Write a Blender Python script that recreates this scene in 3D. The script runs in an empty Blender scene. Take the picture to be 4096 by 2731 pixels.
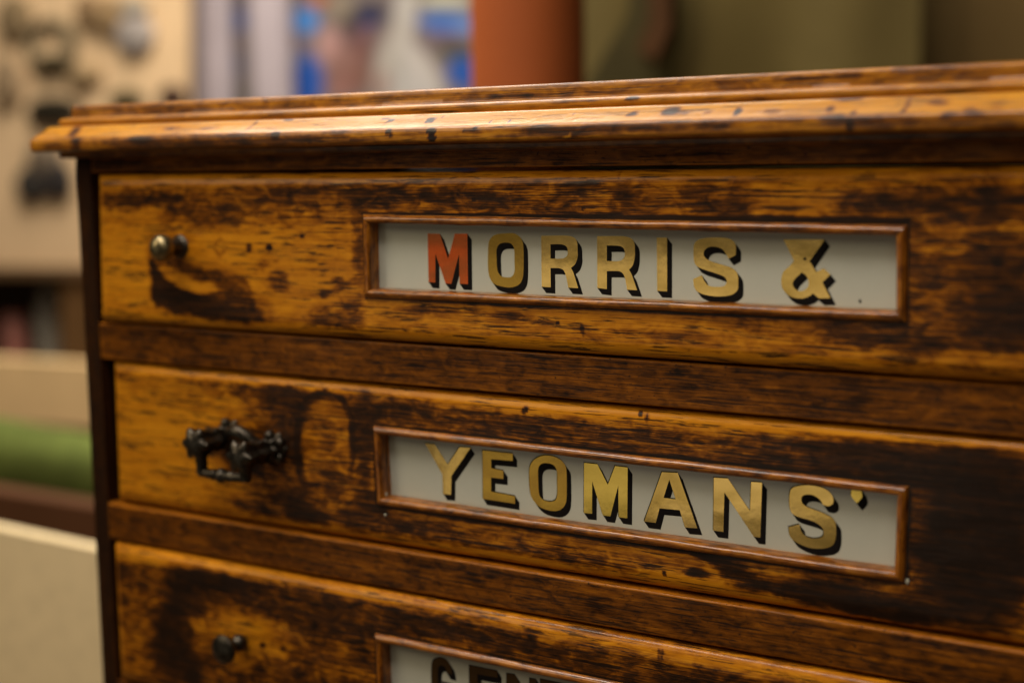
# Antique chest of drawers with gilt-lettered glass labels. All lengths in the tables are millimetres
# (x along the front, y into the room, z up; the origin is the top left front corner of the chest).
import bpy, bmesh, math, random
import numpy as np
from mathutils import Vector, Matrix
from mathutils.geometry import tessellate_polygon

DATA = {
'WEAR': {
  'D1': [0.22, ["E", 107.03, -26.1, 78.7, -2.14, -1.96, -15.48, 0.26, 0.9], ["E", 489.37, -38.54, 29.48, 0.83, 1.01, -39.76, 0.74, 0.5], ["E", 390.45, -72.48, 92.17, 0.67, -0.33, -6.29, 0.3, 0.7], ["E", 281.14, -11.77, 119.97, 0.17, -0.15, -7.84, 0.52, 0.6], ["E", 46.07, -13.42, 22.02, 0.05, -0.34, -4.81, 0.8, 0.4], ["E", 77.54, -14.0, 15.01, -1.49, -1.27, -4.93, 0.78, 0.4], ["E", 107.39, -19.68, 32.3, 0.22, -0.61, -10.92, 0.62, 0.5], ["E", 161.21, -13.16, 40.5, 0.1, -0.29, -6.4, 0.6, 0.5], ["E", 185.0, -10.09, 39.07, 0.0, -0.12, -2.89, 0.72, 0.35], ["E", 210.71, -13.04, 19.03, -0.75, -0.47, -4.74, 0.68, 0.4], ["E", 225.53, -10.09, 28.43, -0.4, -0.16, -3.04, 0.72, 0.4], ["E", 151.1, -21.86, 13.83, 3.9, 2.26, -5.23, 0.45, 0.5], ["E", 261.53, -11.79, 28.17, -0.78, -0.25, -3.87, 0.74, 0.4], ["E", 274.39, -14.59, 12.0, 0.05, -0.07, -3.38, 0.7, 0.4], ["E", 312.89, -11.72, 12.5, 5.02, 2.87, -5.42, 0.66, 0.35], ["E", 318.49, -17.14, 13.61, 0.08, -0.04, -3.7, 0.64, 0.35], ["E", 324.81, -6.86, 7.27, 1.1, 0.33, -1.69, 0.6, 0.3], ["E", 300.87, -5.69, 7.52, 1.33, 0.3, -1.29, 0.6, 0.3], ["E", 311.1, -3.56, 8.67, 1.27, 0.21, -1.07, 0.55, 0.3], ["E", 346.61, -12.73, 7.11, 0.01, -0.03, -7.43, 0.68, 0.35], ["E", 351.34, -18.0, 10.55, 0.07, -0.01, -2.65, 0.55, 0.3], ["E", 377.92, -11.63, 8.39, 0.01, 0.01, -6.19, 0.62, 0.35], ["E", 382.42, -15.73, 6.68, 0.03, 0.02, -5.66, 0.66, 0.35], ["E", 395.68, -13.64, 9.75, 0.03, 0.04, -6.09, 0.58, 0.35], ["E", 425.44, -12.55, 17.3, 0.03, 0.05, -4.45, 0.18, 0.4], ["E", 452.66, -12.49, 15.49, 0.03, 0.07, -3.85, 0.62, 0.4], ["E", 481.35, -13.36, 35.87, 0.11, 0.12, -5.15, 0.8, 0.3], ["E", 486.25, -24.55, 23.44, 0.34, 0.07, -2.99, 0.4, 0.4], ["E", 491.16, -36.62, 21.53, 0.57, 0.14, -5.62, 0.72, 0.4], ["E", 476.17, -32.27, 11.19, 0.25, 0.04, -2.08, 0.42, 0.4], ["E", 502.59, -55.86, 19.42, 0.89, 0.36, -13.11, 0.9, 0.35], ["E", 476.57, -50.35, 10.31, 0.41, 0.33, -14.37, 0.6, 0.5], ["E", 492.06, -71.51, 37.33, 0.26, -0.07, -2.48, 0.28, 0.35], ["E", 445.57, -64.42, 25.55, 0.01, -0.16, -4.16, 0.66, 0.4], ["E", 467.36, -67.18, 18.99, 0.05, -0.13, -4.09, 0.78, 0.4], ["E", 406.9, -64.36, 19.13, 0.0, -0.15, -3.08, 0.45, 0.4], ["E", 312.72, -78.53, 74.22, -0.26, -0.35, -3.82, 0.05, 0.4], ["E", 390.47, -78.76, 48.13, 0.62, -0.09, -1.89, 0.08, 0.4], ["E", 51.07, -50.89, 31.49, 0.88, -1.38, -20.34, 0.08, 0.5], ["E", 106.6, -33.83, 17.25, 0.3, -0.36, -6.45, 0.16, 0.5], ["E", 133.67, -39.69, 29.61, 0.64, -0.7, -13.98, 0.1, 0.5], ["E", 181.96, -47.21, 17.01, 0.48, -0.58, -14.76, 0.18, 0.5], ["L", [[73.73, -45.62], [87.93, -50.51], [101.99, -53.36], [115.79, -56.16], [126.84, -57.71]], 3.48, 0.7, 0.6], ["L", [[105.55, -52.6], [122.57, -57.86], [126.58, -62.85]], 4.68, 0.7, 0.6], ["P", [[57.17, -44.02], [58.56, -51.35], [59.38, -58.71], [58.29, -66.82], [61.04, -70.48], [68.63, -70.96], [77.1, -73.8], [85.35, -72.64], [90.64, -74.38], [98.42, -75.61], [109.02, -75.11], [121.63, -75.94], [137.11, -75.2], [137.86, -70.31], [132.36, -65.82], [127.5, -61.53], [114.87, -63.56], [99.17, -62.59], [86.08, -60.44], [78.05, -58.34], [70.73, -55.39], [66.02, -51.14], [61.36, -45.66]], 0.95, 2.0], ["E", 68.51, -41.1, 7.71, 0.17, -0.43, -6.65, 0.7, 0.5], ["E", 122.13, -66.24, 17.3, -4.08, -3.26, -6.21, 0.74, 0.6], ["E", 76.9, -53.48, 8.61, -3.13, -1.5, -1.92, 0.14, 0.3], ["E", 92.81, -58.89, 12.89, -1.58, -0.9, -2.6, 0.1, 0.3], ["L", [[110.16, -32.48], [114.72, -37.53], [109.6, -42.53], [105.68, -37.71], [110.16, -32.48]], 0.77, 0.36, 0.6], ["E", 129.76, -37.23, 2.02, 0.04, -0.14, -2.8, 0.75, 0.3], ["E", 143.31, -36.97, 2.32, 0.05, -0.08, -1.76, 0.98, 0.3], ["E", 148.92, -54.42, 4.71, -0.82, -1.85, -4.7, 0.66, 0.5], ["E", 140.06, -45.86, 5.24, 3.37, 2.04, -1.88, 0.4, 0.5], ["E", 164.91, -30.98, 1.6, 0.02, -0.05, -1.24, 0.8, 0.3], ["E", 186.46, -51.97, 4.34, 0.14, -0.07, -1.71, 0.7, 0.4], ["L", [[176.74, -59.68], [184.73, -56.31], [194.15, -52.94], [200.37, -50.31]], 1.64, 0.62, 0.6], ["E", 193.74, -63.93, 7.67, 0.32, -0.13, -3.67, 0.72, 0.45], ["E", 177.87, -70.77, 7.87, 0.36, -0.2, -4.98, 0.66, 0.45], ["E", 188.77, -72.73, 9.09, -0.84, -0.7, -2.71, 0.66, 0.4], ["E", 196.55, -71.14, 4.6, 0.22, -0.22, -6.13, 0.6, 0.4], ["E", 202.21, -20.22, 6.02, 0.04, -0.13, -3.59, 0.7, 0.4], ["E", 199.33, -37.06, 3.34, 0.07, -0.53, -14.51, 0.62, 0.4], ["E", 238.39, -64.45, 19.8, 0.0, -0.17, -1.89, 0.5, 0.4], ["E", 286.82, -65.2, 14.43, -0.21, -0.19, -1.83, 0.55, 0.5], ["E", 302.56, -67.29, 10.27, -0.13, -0.13, -1.35, 0.5, 0.5], ["E", 322.95, -69.63, 0.62, -3.24, -0.99, -0.21, 0.6, 0.3], ["E", 355.9, -69.58, 18.63, -0.21, -0.1, -1.29, 0.48, 0.5], ["E", 258.12, -10.54, 0.96, 0.0, -0.02, -0.8, 1, 0.2], ["E", 267.12, -12.8, 1.09, 0.0, -0.02, -0.91, 1, 0.2], ["E", 323.73, -16.46, 0.99, 0.0, -0.01, -0.76, 1, 0.2], ["E", 340.7, -1.07, 0.84, -0.05, -0.21, -3.17, 0.7, 0.3], ["E", 310.3, -66.92, 1.28, 0.06, -0.01, -1.01, 0.98, 0.3]],  # stains; below the knob and right end also painted shadow and falloff
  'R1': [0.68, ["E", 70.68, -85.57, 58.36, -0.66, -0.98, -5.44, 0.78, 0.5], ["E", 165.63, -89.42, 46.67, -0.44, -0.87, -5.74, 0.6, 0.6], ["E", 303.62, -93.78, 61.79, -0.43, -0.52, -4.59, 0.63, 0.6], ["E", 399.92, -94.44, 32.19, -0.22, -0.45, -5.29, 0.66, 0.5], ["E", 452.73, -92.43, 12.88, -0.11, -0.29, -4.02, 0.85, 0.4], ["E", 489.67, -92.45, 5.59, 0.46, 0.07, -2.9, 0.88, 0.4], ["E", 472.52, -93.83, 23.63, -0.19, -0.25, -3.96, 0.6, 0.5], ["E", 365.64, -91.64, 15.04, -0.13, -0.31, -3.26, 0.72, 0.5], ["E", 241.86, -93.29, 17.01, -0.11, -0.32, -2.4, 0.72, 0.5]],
  'D2': [0.23, ["E", 59.55, -135.64, 47.08, -0.77, -8.2, -32.58, 0.1, 0.5], ["E", 104.81, -113.0, 55.84, -0.32, -1.56, -8.09, 0.3, 0.6], ["E", 233.66, -114.47, 46.39, -0.24, -1.69, -11.05, 0.66, 0.5], ["E", 328.75, -116.82, 66.28, -0.24, -1.28, -10.24, 0.56, 0.6], ["E", 452.99, -116.7, 59.11, 0.79, -0.77, -11.23, 0.88, 0.35], ["E", 410.92, -118.85, 17.16, 0.26, -0.61, -7.42, 0.72, 0.4], ["E", 492.7, -142.18, 26.62, 3.46, 1.07, -41.79, 0.97, 0.25], ["E", 141.06, -112.94, 25.51, 0.19, -0.71, -4.46, 0.9, 0.25], ["E", 149.1, -120.1, 17.88, -0.51, -1.75, -7.85, 0.84, 0.35], ["E", 118.79, -113.96, 10.31, 0.09, -0.58, -3.46, 0.66, 0.4], ["E", 99.45, -113.4, 8.84, 0.07, -0.46, -2.7, 0.45, 0.4], ["E", 30.46, -110.05, 9.7, 0.05, -0.6, -3.11, 0.5, 0.5], ["E", 85.2, -110.39, 7.22, 0.04, -0.47, -2.72, 0.48, 0.5], ["E", 117.87, -148.57, 14.46, -0.52, -2.32, -8.42, 0.95, 0.3], ["E", 128.97, -152.11, 10.08, -0.34, -1.83, -6.75, 0.85, 0.4], ["E", 99.52, -144.31, 8.95, 0.85, -0.3, -5.45, 0.6, 0.5], ["E", 131.54, -134.67, 23.3, -0.41, -2.44, -10.69, 0.6, 0.5], ["E", 140.84, -153.52, 18.2, -0.09, -3.29, -14.78, 0.66, 0.5], ["E", 146.83, -133.28, 8.35, 0.75, -0.72, -15.76, 0.8, 0.4], ["E", 196.39, -123.78, 7.75, 0.67, -0.67, -18.93, 0.88, 0.25], ["E", 203.62, -115.68, 23.98, -0.1, -0.61, -3.77, 0.8, 0.35], ["E", 195.49, -149.05, 4.69, 0.49, -1.04, -29.4, 0.78, 0.35], ["L", [[172.46, -109.31], [160.07, -114.72], [154.08, -127.45], [152.84, -140.53], [155.09, -153.33], [161.28, -163.09], [170.18, -165.31]], 2.59, 0.97, 0.35], ["L", [[172.46, -109.31], [183.49, -112.27], [188.65, -121.93], [189.19, -137.03], [186.81, -149.97]], 1.98, 0.95, 0.35], ["E", 171.78, -125.91, 13.45, 1.16, -0.51, -12.59, 0.38, 0.25], ["E", 172.4, -142.5, 13.8, 1.37, -0.65, -16.17, 0.44, 0.3], ["E", 176.96, -157.44, 17.52, 1.94, -0.3, -7.77, 0.5, 0.6], ["E", 129.65, -173.36, 15.1, -0.28, -1.47, -5.45, 0.88, 0.35], ["E", 148.64, -167.16, 13.36, 1.55, -0.41, -9.28, 0.82, 0.35], ["E", 141.59, -173.93, 7.46, 0.89, -0.25, -5.34, 0.45, 0.5], ["E", 160.0, -173.69, 16.07, -0.29, -1.51, -5.87, 0.9, 0.35], ["E", 119.37, -170.54, 10.25, -0.21, -0.75, -2.74, 0.45, 0.5], ["E", 189.14, -172.71, 20.07, 0.19, -0.97, -4.7, 0.7, 0.4], ["E", 198.83, -165.16, 16.98, 2.01, -0.27, -7.66, 0.8, 0.4], ["E", 223.09, -172.27, 21.97, 0.2, -0.89, -4.58, 0.8, 0.35], ["E", 246.71, -172.98, 15.61, 0.16, -0.94, -5.0, 0.7, 0.4], ["E", 226.6, -104.07, 37.22, 0.05, -0.37, -2.7, 0.35, 0.5], ["E", 303.14, -107.63, 73.68, 0.33, -0.39, -3.46, 0.12, 0.5], ["E", 371.27, -107.53, 44.81, 0.2, -0.27, -2.84, 0.18, 0.5], ["E", 452.79, -105.08, 57.18, 0.15, -0.14, -2.03, 0.1, 0.35], ["E", 278.92, -115.45, 26.59, -0.12, -0.56, -4.02, 0.74, 0.4], ["E", 316.02, -116.83, 28.73, -0.1, -0.65, -5.05, 0.68, 0.5], ["E", 353.41, -120.11, 23.57, -0.03, -0.65, -5.58, 0.7, 0.5], ["E", 247.98, -121.72, 15.52, 0.01, -0.79, -5.35, 0.5, 0.5], ["E", 289.86, -108.7, 1.39, -0.59, -1.37, -2.13, 0.9, 0.3], ["E", 348.61, -105.6, 1.22, 0.1, 0.0, -1.55, 0.95, 0.3], ["E", 351.64, -106.79, 1.21, 0.1, -0.01, -1.98, 0.95, 0.3], ["E", 353.46, -103.55, 7.16, 0.01, -0.08, -0.89, 0.55, 0.3], ["E", 288.81, -173.49, 32.76, 0.36, -0.75, -4.35, 0.55, 0.5], ["E", 321.86, -176.02, 26.22, 0.35, -0.65, -4.01, 0.6, 0.5], ["E", 267.94, -181.14, 40.45, 0.68, -0.57, -3.2, 0.16, 0.5], ["E", 315.27, -186.3, 51.99, 1.12, -0.59, -3.58, 0.08, 0.45], ["E", 371.32, -178.02, 23.04, 0.36, -0.73, -4.98, 0.14, 0.4], ["E", 347.12, -171.34, 19.25, 0.18, -0.39, -2.54, 0.45, 0.5], ["E", 360.18, -174.93, 1.33, 0.19, 0.0, -1.01, 1, 0.3], ["E", 376.04, -172.87, 6.94, 0.08, -0.33, -2.25, 0.85, 0.4], ["E", 384.19, -166.19, 6.84, 0.04, -0.47, -3.34, 0.84, 0.4], ["E", 393.4, -169.28, 8.97, 0.07, -0.52, -3.76, 0.93, 0.35], ["E", 405.85, -174.0, 11.9, -0.68, -0.76, -3.72, 0.92, 0.35], ["L", [[414.72, -173.75], [416.46, -183.18]], 0.78, 0.92, 0.4], ["E", 411.31, -162.42, 19.41, 0.71, -0.28, -2.82, 0.66, 0.4], ["E", 436.29, -173.68, 22.59, 0.28, -0.93, -7.48, 0.94, 0.3], ["E", 407.02, -180.33, 17.41, 0.32, -0.27, -1.98, 0.2, 0.4], ["E", 433.23, -182.64, 18.68, 0.38, -0.22, -1.72, 0.42, 0.4], ["E", 464.21, -176.63, 25.41, 1.78, -0.47, -7.29, 0.93, 0.3], ["E", 441.36, -160.33, 20.42, 1.09, -0.2, -2.74, 0.62, 0.4]],  # behind the drop handle: stain plus painted shadow inside the bail loop
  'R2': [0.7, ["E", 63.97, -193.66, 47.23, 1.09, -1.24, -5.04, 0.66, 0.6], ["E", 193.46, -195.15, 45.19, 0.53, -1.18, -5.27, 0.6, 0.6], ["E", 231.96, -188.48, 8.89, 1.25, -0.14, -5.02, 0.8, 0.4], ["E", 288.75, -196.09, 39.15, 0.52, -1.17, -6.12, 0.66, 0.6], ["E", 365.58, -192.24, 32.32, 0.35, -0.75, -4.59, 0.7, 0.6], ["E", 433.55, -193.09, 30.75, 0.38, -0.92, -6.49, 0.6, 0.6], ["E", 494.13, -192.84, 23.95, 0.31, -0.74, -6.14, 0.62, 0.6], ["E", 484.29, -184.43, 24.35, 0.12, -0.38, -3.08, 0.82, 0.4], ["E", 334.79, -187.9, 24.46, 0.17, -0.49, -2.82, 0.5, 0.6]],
  'D3': [0.68, ["E", 30.46, -240.18, 23.71, 3.72, -2.04, -29.52, 0.5, 0.5], ["E", 24.57, -267.44, 16.08, 2.81, -1.04, -14.93, 0.42, 0.6], ["E", 40.32, -211.35, 28.33, 0.25, -1.06, -3.53, 0.12, 0.5], ["E", 104.13, -208.02, 44.11, -0.91, -0.99, -3.09, 0.2, 0.5], ["E", 204.06, -210.41, 48.07, -1.71, -0.87, -2.88, 0.24, 0.5], ["E", 304.56, -211.42, 49.89, -1.07, -0.77, -3.15, 0.26, 0.5], ["E", 391.08, -210.08, 43.45, -0.29, -0.52, -2.71, 0.22, 0.5], ["E", 73.69, -227.77, 14.03, 2.14, -0.95, -15.66, 0.93, 0.35], ["E", 64.49, -254.76, 17.09, 2.92, -1.44, -23.19, 0.95, 0.3], ["E", 103.67, -216.31, 29.65, 1.2, -1.3, -5.65, 0.95, 0.3], ["E", 70.69, -215.57, 5.65, 0.81, -0.23, -3.69, 0.93, 0.35], ["E", 82.45, -268.65, 20.35, -5.38, -6.1, -8.52, 0.94, 0.35], ["E", 97.64, -260.28, 10.94, 1.96, -0.47, -8.49, 0.9, 0.35], ["E", 83.7, -247.26, 8.17, 3.0, 3.63, -11.61, 0.42, 0.5], ["E", 107.97, -236.29, 21.31, 3.47, -0.33, -6.13, 0.26, 0.5], ["E", 120.2, -239.77, 20.96, 3.49, -0.35, -6.92, 0.12, 0.5], ["E", 133.85, -245.64, 20.58, 3.55, -0.33, -6.87, 0.22, 0.5], ["E", 112.19, -257.68, 8.28, -0.87, -2.33, -4.85, 0.22, 0.4], ["E", 95.33, -269.11, 9.17, 1.69, -0.4, -7.11, 0.4, 0.5], ["E", 119.92, -245.3, 10.57, 1.8, -0.36, -6.93, 0.15, 0.5], ["E", 128.78, -246.52, 2.45, 0.43, -0.1, -2.06, 0.85, 0.3], ["E", 142.93, -245.97, 2.57, 0.45, -0.09, -2.04, 0.8, 0.3], ["E", 171.76, -223.28, 23.85, 1.13, -1.69, -8.1, 0.8, 0.5], ["E", 138.36, -223.26, 26.47, 0.48, -1.46, -5.54, 0.7, 0.5], ["E", 174.3, -241.3, 23.67, 0.75, -0.88, -3.54, 0.48, 0.6], ["E", 183.66, -250.17, 20.33, 0.78, -0.66, -2.72, 0.44, 0.6], ["E", 153.78, -256.97, 18.01, 0.76, -1.06, -4.18, 0.46, 0.6], ["E", 234.18, -218.27, 36.7, -0.55, -1.38, -5.14, 0.8, 0.5], ["E", 304.43, -220.96, 32.95, -0.45, -1.06, -4.39, 0.74, 0.5], ["E", 295.12, -215.41, 3.24, 0.56, -0.07, -4.81, 0.92, 0.4], ["E", 343.11, -223.37, 30.98, -0.38, -0.8, -3.55, 0.72, 0.5], ["E", 248.71, -224.57, 27.83, -0.29, -0.6, -2.3, 0.52, 0.5], ["E", 359.79, -210.62, 0.96, 0.18, -0.01, -2.5, 0.85, 0.3], ["E", 361.6, -210.64, 0.73, 0.13, 0.0, -2.49, 0.85, 0.3], ["E", 196.26, -232.28, 3.79, 0.65, -0.37, -10.45, 0.7, 0.4]],
  'LIP': [0.28, ["E", 93.54, 15.59, 50.71, -0.93, -0.27, -4.29, 0.7, 0.5], ["E", 68.66, 17.97, 10.82, -0.21, -0.14, -2.05, 0.9, 0.4], ["E", 163.6, 16.1, 17.16, -0.34, -0.08, -1.67, 0.84, 0.4], ["E", 182.33, 16.32, 10.66, -0.21, -0.1, -2.12, 0.8, 0.4], ["E", 144.34, 16.48, 31.78, -0.62, -0.14, -2.91, 0.66, 0.5], ["E", 160.54, 18.56, 2.85, -0.06, -0.14, -2.88, 0.9, 0.3], ["E", 199.04, 16.8, 8.92, -0.18, -0.14, -3.49, 0.6, 0.5], ["E", 229.08, 18.45, 1.99, -0.05, -0.06, -1.59, 0.95, 0.3], ["E", 230.03, 17.07, 1.14, -0.03, -0.05, -1.59, 0.9, 0.3], ["E", 253.01, 18.02, 3.01, -0.07, -0.05, -1.78, 1, 0.2], ["E", 253.2, 15.12, 2.47, -0.05, -0.04, -1.56, 0.98, 0.2], ["L", [[235.43, 17.29], [252.17, 17.48], [276.44, 17.82]], 0.24, 0.85, 0.4], ["L", [[206.42, 15.03], [235.35, 14.69], [276.37, 14.76], [299.71, 15.03]], 0.28, 0.8, 0.4], ["E", 276.2, 18.91, 1.19, -0.02, -0.02, -0.76, 0.95, 0.3], ["L", [[269.8, 17.97], [286.91, 17.79]], 0.33, 0.85, 0.4], ["E", 273.75, 16.13, 11.83, 0.08, 0.01, -0.55, 0.7, 0.4], ["E", 311.07, 17.45, 11.09, 0.23, 0.1, -2.12, 0.78, 0.4], ["E", 324.6, 16.08, 14.41, 0.11, 0.08, -2.72, 0.82, 0.4], ["E", 302.25, 15.51, 14.97, 0.35, 0.06, -1.28, 0.7, 0.4], ["E", 344.93, 17.17, 18.47, 0.13, 0.08, -2.47, 0.66, 0.45], ["E", 366.81, 17.16, 12.27, 0.08, 0.07, -2.02, 0.72, 0.45], ["E", 373.54, 18.0, 7.75, 0.05, 0.09, -2.41, 0.5, 0.45], ["E", 390.02, 17.58, 9.65, 0.07, 0.1, -2.37, 0.62, 0.5], ["E", 416.39, 19.81, 20.18, 0.1, 0.09, -1.93, 0.35, 0.5], ["E", 439.57, 18.22, 5.88, -0.16, 0.04, -2.45, 0.66, 0.4], ["E", 446.45, 16.17, 1.56, -0.04, 0.05, -2.82, 0.85, 0.4], ["E", 461.77, 16.7, 12.13, -0.31, 0.06, -3.14, 0.62, 0.5], ["E", 483.89, 17.93, 3.6, -0.1, 0.07, -2.71, 0.66, 0.4], ["E", 491.93, 18.6, 3.19, -0.09, 0.08, -3.04, 0.72, 0.4], ["E", 497.3, 15.78, 22.34, -0.58, 0.07, -2.67, 0.5, 0.5], ["E", 19.61, 16.94, 3.11, -0.05, -0.42, -5.31, 0.86, 0.5], ["E", 5.69, 15.19, 15.71, -0.27, -0.18, -2.15, 0.45, 0.5], ["E", 323.36, 14.33, 2.29, 0.67, 0.28, -0.7, -0.5, 0.3]],
  'CH': [0.05, ["E", 13.64, 23.09, 3.14, -0.07, -0.27, -3.48, 0.86, 0.5], ["E", 87.49, 23.35, 7.06, -0.17, -0.06, -1.02, 0.4, 0.5], ["E", 113.59, 22.73, 6.79, -0.16, -0.06, -1.0, 0.4, 0.5], ["L", [[139.52, 21.5], [142.1, 23.89], [143.16, 25.32]], 0.66, 0.66, 0.5], ["E", 163.17, 26.0, 3.48, -0.09, -0.03, -0.72, 0.7, 0.4], ["E", 226.54, 23.6, 1.58, -0.04, -0.02, -0.69, 0.97, 0.3], ["E", 224.62, 22.27, 0.87, -0.02, -0.01, -0.46, 0.85, 0.3], ["E", 222.96, 24.61, 2.89, -0.08, -0.01, -0.46, 0.6, 0.3], ["P", [[246.74, 22.27], [247.48, 23.94], [249.85, 24.1], [251.21, 23.39], [251.04, 22.16]], 0.95, 0.25], ["L", [[250.53, 23.63], [255.38, 24.84]], 0.17, 0.6, 0.4], ["E", 282.58, 21.89, 1.05, -0.03, -0.01, -0.44, 0.85, 0.3], ["L", [[289.64, 22.36], [292.6, 21.52], [297.09, 21.08]], 0.16, 0.95, 0.3], ["E", 323.45, 24.19, 1.35, -0.04, 0.0, -0.42, 0.7, 0.3], ["E", 352.11, 23.04, 2.77, 0.27, 0.14, -0.92, 0.85, 0.35], ["E", 369.32, 23.66, 4.7, 0.3, 0.22, -1.82, 0.88, 0.4], ["E", 374.95, 23.09, 3.34, -0.1, 0.0, -0.81, 0.6, 0.4], ["E", 399.02, 22.67, 1.55, -0.71, -0.81, -1.59, 0.95, 0.35], ["E", 386.02, 22.96, 2.19, -0.07, 0.0, -0.6, 0.5, 0.4], ["E", 441.14, 26.62, 7.85, -0.54, -0.03, -1.23, 0.88, 0.35], ["E", 447.13, 20.48, 1.37, -0.04, 0.02, -1.14, 0.9, 0.35], ["E", 466.84, 23.14, 0.84, -0.07, -0.12, -3.69, 0.55, 0.4], ["E", 466.14, 20.38, 1.32, -0.04, 0.02, -0.83, 0.85, 0.4], ["E", 478.36, 23.5, 4.58, -0.16, 0.03, -1.47, 0.55, 0.45], ["E", 490.24, 20.57, 2.69, -0.08, 0.03, -1.08, 0.55, 0.45], ["E", 437.23, 22.19, 1.99, -0.06, 0.03, -1.71, 0.5, 0.45], ["E", 413.81, 21.94, 4.15, -0.13, 0.01, -1.37, 0.35, 0.4], ["E", 499.99, 21.62, 2.64, -0.09, 0.05, -1.79, 0.3, 0.4]],
  'BD': [0.22, ["E", 269.12, 29.65, 51.47, 1.3, 0.04, -0.66, 0.45, 0.5], ["E", 348.42, 29.68, 3.51, 0.04, 0.05, -1.04, 0.85, 0.4], ["E", 465.58, 30.74, 2.27, -0.09, 0.02, -0.74, -0.3, 0.4], ["E", 198.46, 29.47, 1.36, -0.04, -0.03, -0.94, -0.5, 0.4], ["E", 320.69, 29.58, 19.39, 0.51, 0.05, -0.64, 0.55, 0.5]],
  'RG': [0.36, ["E", 59.83, 33.93, 44.76, -1.37, -0.17, -2.61, 0.55, 0.6], ["E", 146.8, 34.34, 41.13, 0.27, 0.04, -1.72, 0.42, 0.6], ["E", 285.93, 33.08, 14.27, 0.12, 0.04, -0.88, 0.75, 0.5], ["E", 330.24, 33.63, 23.85, 0.19, 0.04, -0.85, 0.62, 0.5], ["E", 430.5, 35.21, 19.94, 0.15, 0.1, -1.55, 0.66, 0.5], ["E", 469.68, 36.81, 14.86, 0.09, 0.14, -1.86, 0.6, 0.5], ["E", 388.16, 34.49, 17.32, 0.13, 0.07, -1.01, 0.62, 0.5]],
  'FR': [0.46, ["E", 308.75, 2.94, 3.42, -0.04, -0.02, -1.31, 0.88, 0.4], ["E", 111.76, 5.74, 49.9, -0.57, -0.17, -3.05, 0.62, 0.6], ["E", 399.25, 5.48, 61.54, -0.88, 0.02, -2.02, 0.52, 0.6], ["E", 29.46, 5.34, 22.86, -0.24, -0.29, -4.04, 0.8, 0.5]],
  'ST': [0.9, ["E", -0.22, -126.36, 4.09, 0.16, -6.6, -43.96, 0.8, 0.6]]},
'FR': {
  'D1': [[203.88, -19.85], [465.57, -22.17], [466.04, -59.38], [203.53, -59.77]],
  'D2': [[203.06, -123.33], [466.56, -124.77], [465.86, -163.83], [204.03, -162.9]],
  'D3': [[204.27, -226.92], [467.77, -226.92], [467.77, -265.92], [204.77, -265.92]]},
'LT': {
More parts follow.
